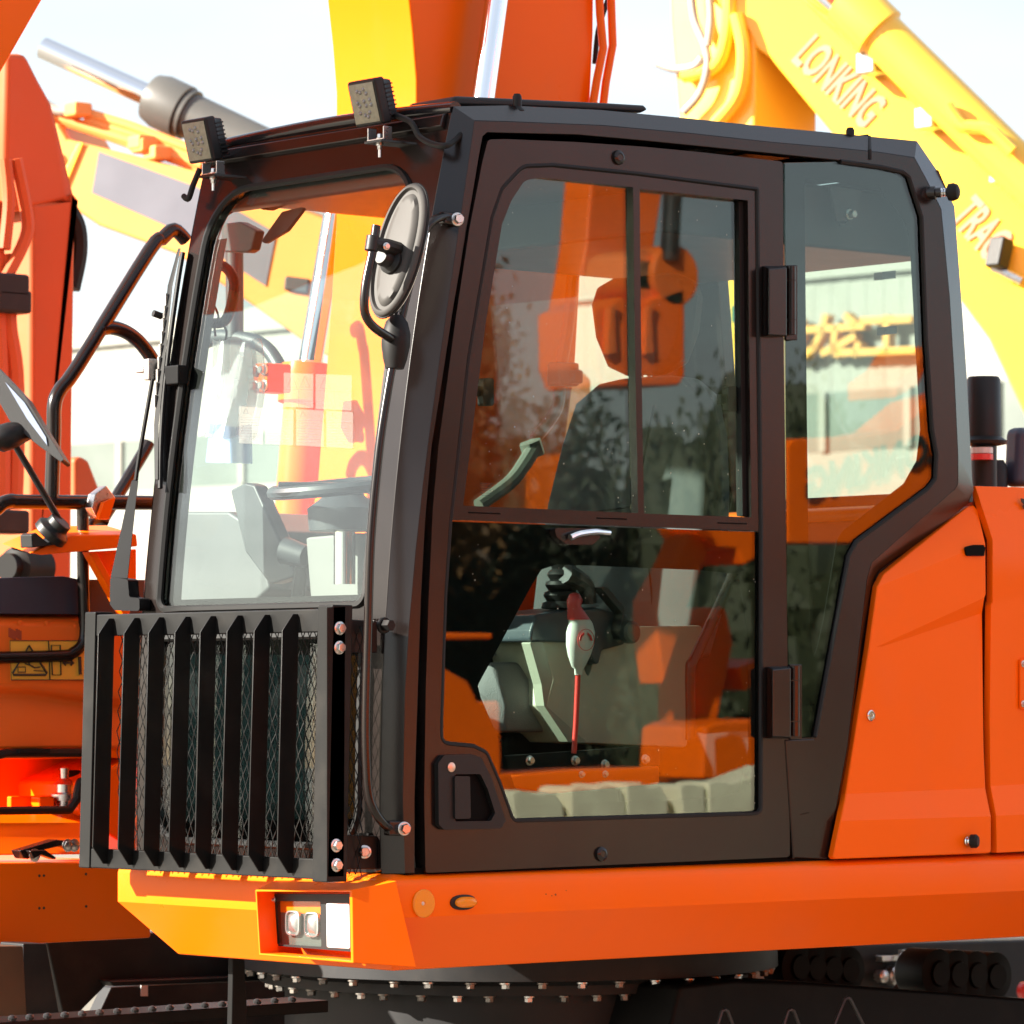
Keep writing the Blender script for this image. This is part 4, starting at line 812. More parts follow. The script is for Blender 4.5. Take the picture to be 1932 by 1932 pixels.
k = MB(); k.prism([p+mnv*.003 for p in Ps(L(a5, (40, 1030), (180, 1180), (335, 1430), (345, 1490), (200, 1300)), pl=(_mc, _mn))], -mnv*.003); k.build('mirror_glass', CHR, fm)
k = MB(); k.tube(Ps([(18, 822), (60, 893), (125, 1003)], Y=RY-.1), .0085, 10); k.lathe(P((20, 822), Y=RY-.12), (1, 0, .3), [(.02, -.05), (.034, -.03), (.034, .0), (.03, .02), (.024, .05)], 16); k.build('mirror_stalk', PLA, fm)
k = MB(); k.prism(Ps(L(a8, (215, 530), (520, 400), (990, 393), (1000, 482), (300, 545)), Y=RY-.1), Vector((.05, .2, .03))); shf = k.build('mirror_shelf', ORG, EX, bevel=.004)
k = MB(); k.prism(Ps(L(a8, (630, 520), (990, 500), (990, 760), (935, 985), (890, 980), (800, 780), (700, 590)), Y=RY-.06), YV*.02); k.prism(Ps(L(a8, (640, 520), (700, 520), (950, 960), (900, 985)), Y=RY-.08), YV*.03); k.build('shelf_brace', ORG, shf, bevel=.003)
k = MB(); k.prism(Ps(L(a8, (232, 490), (226, 395), (262, 380), (310, 420), (350, 455), (420, 400), (470, 380), (400, 470)), Y=RY-.12), YV*.05); k.lathe(P(a8(390, 360), Y=RY-.1), (.3, -.5, .6), [(.045, -.02), (.045, .0), (.03, .012), (.03, .03)], 18); k.build('swivel_mount', PLA, shf, bevel=.003)
k = MB(); k.prism(Ps(L(a8, (690, 100), (770, 40), (835, 125), (760, 270), (700, 275), (665, 200)), Y=RY-.05), YV*.03); sb_ = k.build('silver_bracket', STL, EX, bevel=.002)
k = MB(); k.prism(Ps(L(a8, (755, 160), (838, 128), (790, 285), (715, 282)), Y=RY-.07), YV*.015); k.build('orange_plate', ORG, sb_)
# tank: dark cover above, orange front with warning plate, fold and screws
k = MB(); k.prism(Ps(rp([(-60, 1092, 8), (120, 1087, 6), (150, 1093, 4), (300, 1094, 4), (300, 1160, 2), (-60, 1158, 2)], 4), Y=RY+.02), YV*.7); k.build('tank_cover', NAVY, EX, bevel=.03, seg=4)
tank = surf('tank', [
    [(-60, 1158, RY+.06), (300, 1160, RY+.06), (300, 1176, RY), (-60, 1174, RY)],
    [(-60, 1174, RY), (300, 1176, RY), (300, 1320, RY), (160, 1312, RY), (60, 1298, RY), (-60, 1294, RY)],
    [(-60, 1294, RY), (60, 1298, RY), (160, 1312, RY), (300, 1320, RY), (300, 1350, RY+.03), (160, 1330, RY+.03), (60, 1312, RY+.03), (-60, 1308, RY+.03)],
    [(-60, 1308, RY+.03), (60, 1312, RY+.03), (160, 1330, RY+.03), (300, 1350, RY+.03), (300, 1412, RY+.01), (-60, 1416, RY+.01)]], .3, ORGD, bevel=.012)
for q in ((142, 1036), (335, 1040), (541, 1060), (475, 1538), (252, 1575), (27, 1742), (437, 1762), (222, 1836), (100, 1560)): place('rivet', bolt_mesh(.005, .003, ORGD), tank, P(a8(*q), Y=RY+(.0 if q[1] < 1500 else .03)), (0, -1, 0))
dq = L(a8, (70, 1162), (640, 1162), (640, 1450), (80, 1450))
k = MB(); k.plate([Ps(dq, Y=RY-.002)], YV*.0015); dp = k.build('warning_plate', DECY, tank, smooth=0)
k = MB()
def ln(f_, pts, r_, y, closed=False): k.tube(Ps(L(f_, *pts), Y=y), r_, 4, closed=closed)
ln(a8, ((72, 1164), (640, 1164), (640, 1448), (82, 1448)), .0012, RY-.003, True); ln(a8, ((352, 1165), (362, 1448)), .0016, RY-.003); ln(a8, ((210, 1200), (340, 1400), (330, 1412), (100, 1412), (92, 1400)), .0032, RY-.003, True)
ln(a8, ((130, 1355), (185, 1355), (185, 1392), (130, 1392)), .0014, RY-.003, True); ln(a8, ((195, 1290), (215, 1340), (250, 1360), (290, 1355)), .0022, RY-.003); ln(a8, ((180, 1330), (240, 1350)), .0018, RY-.003); ln(a8, ((245, 1380), (320, 1385), (320, 1350)), .0014, RY-.003); ln(a8, ((215, 1250), (225, 1270), (205, 1275)), .0018, RY-.003, True)
ln(a8, ((372, 1197), (436, 1197), (442, 1412), (380, 1412)), .0018, RY-.003, True); ln(a8, ((455, 1325), (530, 1325)), .0035, RY-.003); ln(a8, ((475, 1308), (455, 1325), (475, 1342)), .0028, RY-.003); ln(a8, ((512, 1308), (532, 1325), (512, 1342)), .0028, RY-.003); ln(a8, ((575, 1280), (580, 1410)), .005, RY-.003)
k.build('warning_print', INK, dp, smooth=0)
k = MB()
for i in range(7): k.box(P(a8(70+i*13, 1105+(i*29 % 22)), Y=RY-.001), .006, .002, .022)
k.build('worn_stamp', mat('worn_stamp_ink', (.35, .06, .02), .6), tank, smooth=0)
# open locker below with black rim, parts inside, yellow sill
RX = RY+.0
rim = rp(L(b1, (-100, 250), (30, 212), (560, 207), (560, 390), (508, 392), (490, 470), (490, 500), (440, 572), (-100, 578)), 5)
k = MB(); k.tube(Ps(rim, Y=RY+.0), .011, 8, closed=True); lr = k.build('locker_rim', RUB, EX)
k = MB(); k.box(P(b1(195, 195), Y=RY), .09, .04, .01); k.build('rim_tab', RUB, lr)
slab(L(b1, (-100, 200), (600, 200), (600, 600), (-100, 600)), RY+.28, RY+.3, 'locker_back', ORG, bevel=0)
slab(L(b1, (-100, 150), (980, 140), (980, 240), (-100, 250)), RY+.02, RY+.3, 'locker_roof', ORG, bevel=.004)
slab(L(b1, (70, 485), (460, 478), (470, 560), (70, 560)), RY+.1, RY+.12, 'locker_shelf', ORG, bevel=.004)
slab(L(b1, (250, 485), (350, 485), (350, 560), (250, 560)), RY+.05, RY+.09, 'locker_block', ORG, bevel=.006)
k = MB(); k.lathe(P(b1(410, 560), Y=RY+.07), ZV, [(.025, 0), (.025, .02), (.035, .02), (.035, .035), (.02, .04), (.02, .06), (.03, .06), (.01, .075), (.012, .10), (.004, .105)], 18); k.build('filler_valve', STL, EX)
k = MB(); k.lathe(P(b1(455, 470), Y=RY+.12), ZV, [(.03, 0), (.03, .05), (.02, .06)], 16); k.build('filler_cap', RUB, EX)
slab(L(b1, (505, 400), (900, 210), (900, 860), (505, 600)), RY+.01, RY+.3, 'locker_post', ORG, bevel=.01)
yx = P(b1(250, 700), Y=RY-.02)
surf('locker_sill', [[(-60, 1531, RY+.06), (160, 1531, RY+.06), (160, 1552, RY-.0), (-60, 1553, RY-.0)], [(-60, 1553, RY), (160, 1552, RY), (160, 1578, RY-.03), (-60, 1578, RY-.03)], [(-60, 1578, RY-.03), (160, 1578, RY-.03), (160, 1612, RY-.09), (-60, 1614, RY-.09)]], .1, ORG, bevel=.006)
lt = MB(); lt.prism(Ps(L(b1, (125, 830), (360, 760), (405, 765), (500, 765), (500, 830), (390, 800), (200, 845), (185, 885), (150, 880)), Y=RY-.14), YV*.04); lt.prism(Ps(L(b1, (190, 830), (290, 825), (362, 875), (355, 888), (265, 855), (215, 885)), Y=RY-.16), YV*.03); lto = lt.build('toggle_latch', BLK, EX, bevel=.004)
for q in ((220, 860), (430, 797), (470, 797)): place('rivet', bolt_mesh(.012, .006, STL), lto, P(b1(*q), Y=RY-.15), (0, -1, 0))
tb = slab([(-60, 1628), (285, 1626), (285, 1769.5), (-60, 1787)], RY-.16, RY+.5, 'tool_box', ORG, bevel=.006)
k = MB()
for q in ((250, 990), (279, 989), (546, 979), (250, 1196), (279, 1195), (547, 1184)): k.lathe(P(b1(*q), Y=RY-.16), (0, -1, 0), [(.0035, -.001), (.0035, .0005)], 10)
k.build('screw_hole', INK, tb)
# undercarriage seen left and right below the skirt
slab([(-40, 1785), (44, 1785), (52, 1932), (-40, 1980)], 1.3, 1.42, 'leg_plate', mat('rusty_brown_plate', (.07, .035, .015), .6, var=.3), bevel=.004)
slab([(44, 1780), (88, 1780), (125, 1980), (40, 1980)], 1.45, 1.55, 'leg_web', DGRY, bevel=.004)
slab([(88, 1775), (420, 1750), (640, 1850), (210, 1850), (160, 1900), (125, 1940)], 2.0, 2.05, 'rear_blade', DGRY, bevel=.004)
slab([(210, 1862), (700, 1835), (700, 1990), (150, 1990)], 2.3, 2.35, 'far_track_plate', DGRY, bevel=.004)
slab([(206, 1851), (460, 1842), (520, 1850), (215, 1861)], 1.95, 2.2, 'blade_edge', DGRY, bevel=.004)
slab(L(b1, (897, 1682), (940, 1682), (940, 1755), (897, 1755)), 2.295, 2.298, 'white_label', WHI, bevel=0)
tr_ = slab([(-40, 1932), (620, 1887), (620, 1910), (-40, 1952)], .95, 1.1, 'step_rail', BLKU, bevel=.003)
for i in range(18): k = MB(); k.lathe(P((-10+i*33, 1926-i*2.25), Y=.96), (-.1, -.3, 1), [(.010, 0), (.010, .006), (.004, .010)], 10); k.build('stud', DGRY, tr_)
slab([(440, 1800), (462, 1800), (471, 1990), (436, 1990)], .75, .77, 'support_post', BLKU, bevel=.004)
slab(L(b4, (-260, 1690), (100, 1650), (560, 1665), (1300, 1720), (1800, 1760), (2400, 1800), (2400, 2300), (-400, 2300)), .62, .9, 'track_frame', BLKU, bevel=.012)
def humps(cx_, cy_, n, rad, dxp, y, nm):
    k = MB()
    for i in range(n): k.lathe(P(b4(cx_+i*dxp, cy_+i*6), Y=y+.0), (0, 1, 0), [(rad*.5, -.012), (rad*.55, -.004), (rad, .0), (rad, .10), (rad*.9, .11)], 28)
    o = k.build(nm, BLKU, EX); return o
humps(500, 1570, 4, .062, 105, 1.0, 'track_roller'); humps(1390, 1610, 4, .066, 120, 1.0, 'track_roller')
slab(L(b4, (250, 1700), (480, 1520), (700, 1480), (700, 1700)), 1.15, 1.25, 'roller_bracket', BLKU); slab(L(b4, (1240, 1720), (1440, 1530), (1700, 1530), (1700, 1760)), 1.15, 1.25, 'roller_bracket', BLKU)
slab(L(b4, (165, 1480), (235, 1475), (290, 1660), (205, 1650)), 1.0, 1.03, 'steel_strut', mat('bare_steel', (.4, .4, .4), .4, metal=.5, var=.2), bevel=.003)
slab(L(b4, (240, 1470), (440, 1440), (420, 1680), (300, 1680)), 2.4, 2.5, 'blue_panel', mat('blue_panel_paint', (.03, .05, .16), .4))
slab(L(b4, (425, 1440), (2400, 1380), (2400, 1900), (425, 1900)), 2.55, 2.7, 'far_frame', DGRY)
lt = slab(L(b4, (1030, 1500), (1215, 1495), (1220, 1525), (1035, 1535)), 2.5, 2.53, 'padlock_bracket', STL, bevel=.002)
k = MB()
for q, r_ in (((1018, 1628), .02), ((1095, 1625), .03), ((1215, 1600), .025)): k.lathe(P(b4(*q), Y=2.52), (0, -1, 0), [(r_, -.01), (r_, .02), (r_*.5, .025)], 18)
k.box(P(b4(1190, 1600), Y=2.5), .05, .03, .14); k.tube(Ps(L(b4, (1160, 1490), (1130, 1560), (1140, 1640), (1125, 1720)), Y=2.48), .008, 8, smooth=4); k.build('padlock', STL, lt)
k = MB(); k.lathe(P(b4(1925, 1720), Y=2.4), (0, -1, 0), [(.03, 0), (.03, .02), (.02, .03)], 18); k.build('red_cap', REDP, EX)
for c in ((810, 1765, 75), (450, 1840, 60), (30, 1840, 60)):
    k = MB(); k.tube(Ps(L(b4, (c[0]-c[2]*1.6, c[1]+260), (c[0]-18, c[1]+10), (c[0], c[1]), (c[0]+18, c[1]+10), (c[0]+c[2]*1.9, c[1]+260)), Y=.45), .0045, 8); k.build('tow_eye', mat('worn_steel_edge', (.06, .06, .065), .4, metal=.5), EX)

# ================================================================== MACHINES AND BUILDING BEHIND
def plane(dist, n): 
    n = np.array(n, float); n /= np.linalg.norm(n); return (CAM+_h*dist, n)
NB = (-.85, -.53, 0)
def bgt(name, lab, cat, q, pl, group=None):
    p = P(q, pl=pl); return empty(name, (p.x, p.y, 0), lab, cat, group)
def bslab(q, pl, th, name, m, par, d0=0, bevel=.015):
    n = V(pl[1]); k = MB(); k.prism([P(p, pl=pl)-n*d0 for p in q], -n*th); return k.build(name, m, par, bevel=bevel)
def btube(q, pl, r_, name, m, par, d0=0, smooth=4, n=10):
    nn = V(pl[1]); k = MB(); k.tube([P(p, pl=pl)-nn*d0 for p in q], r_, n, smooth=smooth); return k.build(name, m, par)
GRP = 'excavators parked behind'
# left orange machine: boom reaching up to the left with grey arm cylinder
pB = plane(17, NB)
e1 = bgt('excavator', 'blurred orange excavator at left whose sunlit boom carries a grey cylinder and a pale panel', 'excavator', (300, 900), pB, GRP)
bo = bslab([(5, 250), (28, 228), (110, 232), (128, 262), (400, 330), (700, 445), (900, 560), (1050, 700), (1050, 860), (760, 760), (571, 643), (454, 560), (330, 478), (185, 425), (130, 388), (60, 365), (0, 300), (-60, 280), (-60, 250)], pB, .5, 'boom', ORGL, e1)
bslab([(187, 286), (370, 352), (522, 440), (502, 540), (350, 442), (174, 364)], pB, .004, 'decal_panel', LAV, bo, d0=-.005, bevel=0)
bslab(rp([(8, 245), (38, 260), (98, 278), (105, 292), (88, 325), (78, 325), (10, 300)], 5), pB, .04, 'cover_plate', ORGL, bo, d0=-.04)
bslab([(150, 268), (160, 270), (118, 372), (100, 368)], pB, .01, 'weld_band', YEL, bo, d0=-.012)
bslab([(540, 521), (588, 527), (583, 556), (537, 548)], pB, .02, 'black_box', DKP, bo, d0=-.02)
for q, r_ in (([(20, 190), (60, 205), (135, 231), (260, 270), (372, 309)], .024), ([(140, 206), (180, 218), (234, 234), (349, 278), (390, 294)], .022), ([(60, 214), (140, 240), (167, 248), (286, 290), (372, 320)], .012), ([(150, 222), (240, 250), (360, 296)], .018)): btube(q, pB, r_, 'boom_pipe', ORGL, e1, d0=.06, smooth=0)
btube([(5, 182), (20, 169), (47, 173), (70, 187), (104, 207), (140, 207)], pB, .02, 'hose', HOSEL, e1, d0=.03, smooth=5); btube([(2, 200), (10, 186), (30, 184), (48, 178)], pB, .016, 'hose', HOSE, e1, d0=.0, smooth=5)
for q in ((262, 268), (268, 274), (142, 206), (57, 222), (292, 288), (52, 200)): k = MB(); k.box(P(q, pl=pB)-V(pB[1])*.03, .09, .09, .06); k.build('pipe_clamp', ORGL, e1, bevel=.012)
k = MB(); nB = V(pB[1])
cylp = [P(q, pl=pB)-nB*.25 for q in ((36, 74), (243, 168), (520, 300))]
k.cyl(cylp[0], cylp[1], .047, 20); rod = k.build('cylinder_rod', CHR, e1)
dd = (cylp[2]-cylp[1]); k = MB(); k.lathe(cylp[1], dd, [(.05, -.02), (.10, .0), (.115, .05), (.115, .16), (.10, .165), (.108, .17), (.108, .19), (.095, .19), (.095, dd.length)], 24); k.build('cylinder_barrel', GRYM, e1)
# third orange machine: upright boom at the far left
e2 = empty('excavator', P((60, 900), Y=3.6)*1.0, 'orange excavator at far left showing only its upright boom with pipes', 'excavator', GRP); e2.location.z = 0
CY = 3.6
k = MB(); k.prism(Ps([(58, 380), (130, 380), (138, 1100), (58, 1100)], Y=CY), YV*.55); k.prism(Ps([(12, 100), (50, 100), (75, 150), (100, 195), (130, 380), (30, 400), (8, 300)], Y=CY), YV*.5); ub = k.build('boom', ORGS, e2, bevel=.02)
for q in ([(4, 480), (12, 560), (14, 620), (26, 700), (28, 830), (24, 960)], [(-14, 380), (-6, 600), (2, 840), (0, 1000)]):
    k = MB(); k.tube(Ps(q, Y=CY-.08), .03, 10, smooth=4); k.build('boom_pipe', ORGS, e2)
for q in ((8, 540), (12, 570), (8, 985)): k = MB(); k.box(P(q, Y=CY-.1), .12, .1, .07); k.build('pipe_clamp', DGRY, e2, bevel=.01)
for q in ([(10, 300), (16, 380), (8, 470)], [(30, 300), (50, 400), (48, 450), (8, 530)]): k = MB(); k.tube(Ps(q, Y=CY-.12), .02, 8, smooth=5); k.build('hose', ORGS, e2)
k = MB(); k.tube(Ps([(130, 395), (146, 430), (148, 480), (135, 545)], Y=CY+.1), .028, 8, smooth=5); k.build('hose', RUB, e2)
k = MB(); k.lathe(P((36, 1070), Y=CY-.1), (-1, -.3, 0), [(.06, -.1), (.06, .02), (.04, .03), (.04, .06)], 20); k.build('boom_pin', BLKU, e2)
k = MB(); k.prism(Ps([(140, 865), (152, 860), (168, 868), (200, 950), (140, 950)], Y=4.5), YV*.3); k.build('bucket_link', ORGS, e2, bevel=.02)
# yellow machine at right
pY = plane(18, NB); nY = V(pY[1])
e3 = bgt('excavator', 'yellow excavator at right with LONKING lettering along its sunlit boom', 'excavator', (1800, 900), pY, GRP)
yb = bslab([(1330, -60), (1470, -60), (1560, 15), (1640, 85), (1800, 235), (1932, 362), (2100, 540), (2200, 760), (2200, 1250), (2000, 930), (1932, 782), (1866, 640), (1812, 566), (1700, 430), (1575, 258), (1453, 110), (1425, 90), (1410, 60), (1330, -10)], pY, .55, 'boom', YEL, e3)
bslab([(1505, -10), (1570, 30), (1932, 355), (2080, 500), (2080, 520), (1932, 385), (1560, 45)], pY, .03, 'boom_flange', YEL, yb, d0=-.03)
p0 = P(a4(245, 430), pl=pY)+nY*.005; p1 = P(a4(770, 930), pl=pY)+nY*.005; dr_ = p1-p0
tl_ = txt('LONKING', 'boom_lettering', PINK, yb, p0, dr_, nY.cross(dr_), .21, th=.0015, sx=1); 
wd_ = max((Vector(v.co)-p0-e3.location*0).dot(dr_.normalized()) for v in tl_.data.vertices)
for v in tl_.data.vertices:
    d_ = v.co-p0; t_ = d_.dot(dr_.normalized()); v.co += dr_.normalized()*(t_*(dr_.length/wd_-1))
p0 = P(b7(1440, 210), pl=pY)+nY*.005; p1 = P(b7(1690, 490), pl=pY)+nY*.005; dr_ = p1-p0
tl_ = txt('TRAC', 'boom_lettering', PINK, yb, p0, dr_, nY.cross(dr_), .21, th=.0015)
wd_ = max((v.co-p0).dot(dr_.normalized()) for v in tl_.data.vertices)
for v in tl_.data.vertices: t_ = (v.co-p0).dot(dr_.normalized()); v.co += dr_.normalized()*(t_*(dr_.length/wd_-1))
k = MB(); c = [P(q, pl=pY)+nY*.12 for q in ((1595, -10), (1640, 40), (1960, 350), (2200, 590))]
k.cyl(P((1560, -40), pl=pY)+nY*.12, c[1], .06, 20); k.build('cylinder_rod', REDP, e3)
dd = c[3]-c[1]; k = MB(); k.lathe(c[1], dd, [(.06, -.12), (.11, -.10), (.12, .0), (.12, .10), (.10, .11), (.10, dd.length)], 24); k.build('cylinder_barrel', YEL, e3)
btube([(1612, 35), (1700, 130), (1800, 225), (1932, 345), (2050, 470)], pY, .035, 'boom_pipe', YEL, e3, d0=-.1)
btube([(1810, 215), (1835, 250), (1860, 255), (1890, 262), (1932, 300)], pY, .028, 'boom_pipe', YEL, e3, d0=-.25)
btube([(1700, 150), (1780, 225), (1900, 345)], pY, .03, 'boom_pipe', YEL, e3, d0=-.04)
for q in ((1655, 125), (1765, 228), (1808, 222), (1905, 330)): k = MB(); k.box(P(q, pl=pY)+nY*.06, .12, .1, .09); k.build('pipe_clamp', STL, e3, bevel=.01)
k = MB(); k.box(P(b7(1785, 450), pl=pY)+nY*.05, .07, .08, .13, Matrix.Rotation(.3, 3, 'Y')); wl = k.build('work_lamp', PLA, e3, bevel=.01)
k = MB(); k.tube([P(q, pl=pY)+nY*.05 for q in L(b7, (1740, 540), (1790, 560), (1850, 590), (1932, 630))], .02, 8, smooth=4); k.build('lamp_cable', STL, wl)
pS = plane(18.4, (-.97, -.24, 0))
stk = bslab([(1262, -60), (1420, -60), (1424, 100), (1424, 240), (1405, 420), (1300, 420), (1280, 218), (1265, 40)], pS, .5, 'stick', YEL, e3)
for q in ([(1318, -20), (1325, 40), (1345, 90), (1350, 130), (1335, 180), (1305, 215)], [(1352, -20), (1356, 40), (1350, 90)], [(1255, 122), (1290, 133), (1325, 128), (1340, 112)]): btube(q, pS, .018, 'hose', HOSEL, stk, d0=-.06, smooth=5)
for q in ([(1385, -20), (1382, 60), (1360, 125), (1300, 145)], [(1398, 30), (1412, 100), (1402, 180), (1360, 235)]): btube(q, pS, .03, 'hose', YEL, stk, d0=-.04, smooth=5)
# warehouse
pW = (np.array(P((1600, 900), D=55)), np.cross(np.array(P((200, 900), D=66))-np.array(P((1600, 900), D=55)), np.array([0, 0, 1.0])))
pW = (pW[0], pW[1]/np.linalg.norm(pW[1]))
if np.dot(pW[1], _h) > 0: pW = (pW[0], -pW[1])
nW = V(pW[1]); wh = empty('warehouse', P((900, 1316), pl=pW), 'long pale warehouse with gold characters and a grey window band', 'building'); wh.location.z = 0
L0, R0 = P((-900, 900), pl=pW), P((2900, 900), pl=pW); along = (R0-L0); along.z = 0; ln_ = along.length; along.normalize()
def wq(t0, t1, z0, z1): return [Vector((L0.x, L0.y, 0))+along*t+ZV*z for t, z in ((t0, z0), (t1, z0), (t1, z1), (t0, z1))]
zr = P((1600, 522), pl=pW).z; zb1 = P((1600, 738), pl=pW).z; zb0 = P((1600, 850), pl=pW).z
k = MB(); prof = []; n_ = int(ln_/.3)
for i in range(n_): 
    for f_, d_ in ((0, 0), (.5, 0), (.6, .008), (.9, .008)): prof.append(((i+f_)*.3, d_))
k.loft([[Vector((L0.x, L0.y, 0))+along*t+nW*d_+ZV*z for t, d_ in prof] for z in (zb1, zr)], cap=False, closed=False); k.build('upper_wall', BUILDM, wh, smooth=0)
k = MB(); k.prism([p-nW*.02 for p in wq(0, ln_, 0, zr+.1)], -nW*12); k.build('wall', BUILDM, wh, smooth=0)
k = MB(); k.prism([p+nW*.1 for p in wq(0, ln_, zr, zr+.35)], -nW*.3); k.build('roof_edge', BUILDM, wh, smooth=0)
wbm = wq(0, ln_, zb0, zb1); k = MB(); k.prism([p+nW*.01 for p in wbm], -nW*.02); wb = k.build('window', BANDM, wh, smooth=0)
k = MB()
t = 0
while t < ln_: k = MB(); k.prism([p+nW*.06 for p in wq(t, t+.12, zb0, zb1)], -nW*.05); t += 1.45; k.build('mullion', BUILDM, wb, smooth=0)
k = MB(); k.prism([p+nW*.0 for p in wq(0, ln_, .0, zb0)], -nW*.015); k.build('lower_wall', BUILDM, wh, smooth=0)
def strokes(nm, polys):
    k = MB()
    for pl in polys:
        for a_, b_ in zip(pl[:-1], pl[1:]):
            pa, pb = P(b7(*a_), pl=pW), P(b7(*b_), pl=pW); d_ = (pb-pa).normalized(); s_ = nW.cross(d_)*.045
            k.prism([pa-d_*.06+s_+nW*.25, pb+d_*.06+s_+nW*.25, pb+d_*.06-s_+nW*.25, pa-d_*.06-s_+nW*.25], -nW*.15)
    k.build(nm, GOLD, wh, smooth=0)
strokes('sign_character', [[(575, 950), (940, 925)], [(700, 880), (680, 960), (630, 1060), (580, 1105)], [(770, 950), (755, 1060), (780, 1100), (900, 1095), (915, 1060)], [(880, 1000), (780, 1060), (700, 1095)], [(850, 870), (890, 905)]])
strokes('sign_character', [[(960, 890), (1250, 880)], [(1105, 885), (1105, 1085)], [(940, 1095), (1280, 1082)]])
strokes('sign_character', [[(400, 900), (520, 900)], [(470, 1000), (530, 1000)], [(510, 900), (515, 1120)], [(400, 1110), (530, 1105)]])
# another yellow machine glimpsed through the rear of the cab
pY2 = plane(22, NB)
e4 = bgt('excavator', 'yellow excavator glimpsed through the rear cab glass, a green badge on its boom', 'excavator', (1380, 900), pY2, GRP)
yb2 = bslab([(1340, 380), (1420, 360), (1440, 560), (1450, 1000), (1380, 1000), (1365, 700)], pY2, .5, 'boom', YEL, e4)
bslab([(1381, 577), (1400, 577), (1400, 608), (1381, 608)], pY2, .006, 'badge', GRN, yb2, d0=-.008, bevel=0)

# ================================================================== MIRRORED WORLD (stands across the lane, mostly seen in the door glass)
def R(q, y): p = P(q, Y=y); return Vector((p.x, -p.y, p.z))
def rslab(q, y, th, name, m, par, bevel=.02): k = MB(); k.prism([R(p, y) for p in q], Vector((0, -th, 0))); return k.build(name, m, par, bevel=bevel)
GR2 = 'orange excavators across the lane'
def rthing(q, y, lab): p = R(q, y); return empty('excavator', (p.x, p.y-1, 0), lab, 'excavator', GR2)
f1 = rthing((1200, 700), 11, 'orange excavator mirrored in the upper door glass with raised bucket')
rslab(L(b5, (960, -200), (1350, -150), (1345, 170), (1280, 600), (1200, 720), (1000, 700), (900, 860), (840, 840), (900, 500)), 11.6, .25, 'stick', ORG, f1)
rslab(rp(L(b5, (950, 830), (1100, 760), (1200, 800), (1470, 700), (1470, 1200), (1440, 1255), (1000, 1265), (955, 1150)), 8), 11, .5, 'bucket', ORG, f1)
k = MB(); k.lathe(R(b5(1420, 640), 11), (0, -1, 0), [(.18, 0), (.18, .5)], 24); k.lathe(R(b5(1260, 640), 11), (0, -1, 0), [(.16, .05), (.16, .4)], 24); k.box(R(b5(1340, 640), 11)-YV*.2, .3, .3, .18); k.build('bucket_link', ORGD, f1, bevel=.01)
k = MB(); k.tube([R(b5(1415, -100), 11), R(b5(1380, 560), 11)], .055, 16); k.build('bucket_cylinder', DGRY, f1)
for x in (1030, 1250): k = MB(); k.prism([R(q, 10.95) for q in L(b5, (x, 1080), (x+40, 1070), (x+30, 860), (x+50, 800), (x+10, 820))], Vector((0, -.05, 0))); k.build('bucket_rib', ORGD, f1)
f2 = rthing((1340, 1200), 9, 'orange excavator mirrored at the right of the lower door glass')
rslab(L(b6, (1290, 520), (1400, 330), (1480, 150), (1600, 100), (1600, 200), (1470, 540), (1330, 1000), (1290, 700)), 9.5, .2, 'boom', ORG, f2)
rslab(L(b6, (1560, 100), (1900, 100), (1900, 260), (1780, 330), (1740, 240), (1640, 230)), 9.4, .4, 'boom_head', ORG, f2)
rslab(L(b6, (1560, 1230), (1620, 1200), (1900, 1180), (1900, 1480), (1700, 1530), (1540, 1520)), 9.3, .5, 'bucket', ORG, f2)
rslab(L(b6, (1500, 1000), (1560, 700), (1600, 560), (1680, 560), (1720, 760), (1560, 1540), (1490, 1540)), 9.8, .3, 'stick', ORG, f2)
rslab(L(b6, (1740, 900), (1900, 840), (1900, 980), (1780, 1030)), 9.8, .3, 'link', ORG, f2)
f3 = rthing((950, 1250), 9, 'orange excavator mirrored at the left of the lower door glass')
rslab(L(b6, (90, 700), (380, 705), (380, 740), (90, 745)), 9.3, .3, 'boom', ORG, f3)
rslab(L(b6, (80, 880), (240, 970), (300, 1090), (420, 1080), (430, 1500), (300, 1480), (80, 1300)), 9, .5, 'bucket', ORG, f3)
rslab(L(b6, (330, 1490), (800, 1470), (1310, 1452), (1310, 1640), (330, 1640)), 9, .4, 'bucket_lip', ORG, f3)
for i, pts_ in enumerate((((485, 1600), (530, 1580), (600, 1600), (640, 1610), (720, 1590), (770, 1660), (780, 1960), (530, 1960)), ((815, 1570), (860, 1555), (940, 1580), (1010, 1545), (1090, 1570), (1115, 1640), (1115, 1960), (820, 1960)), ((1125, 1545), (1200, 1535), (1240, 1570), (1310, 1550), (1350, 1620), (1370, 1960), (1130, 1960)), ((1420, 1560), (1460, 1545), (1560, 1555), (1568, 1960), (1470, 1960)), ((1580, 1540), (1640, 1530), (1700, 1545), (1860, 1490), (1990, 1440), (1990, 1960), (1590, 1960)))):
    k = MB(); k.prism([R(q, 8.6) for q in rp(L(b6, *pts_), 4)], Vector((0, -.25, 0))); k.build('wrapped_tooth', WRP, f3 if i < 3 else f2, bevel=.03)
f4 = rthing((1600, 950), 10, 'orange excavator house mirrored in the rear quarter glass with LONKING lettering')
hb_ = rslab(rp(L(b7, (385, 1720), (420, 1660), (900, 1640), (1100, 1600), (1340, 1400), (1700, 1300), (1700, 2350), (385, 2350)), 6), 10, .35, 'house', ORG, f4)
rslab(L(b7, (1090, 1270), (1210, 1190), (1270, 1090), (1320, 1040), (1330, 1120), (1250, 1310), (1090, 1400)), 10.4, .4, 'boom', ORGD, f4)
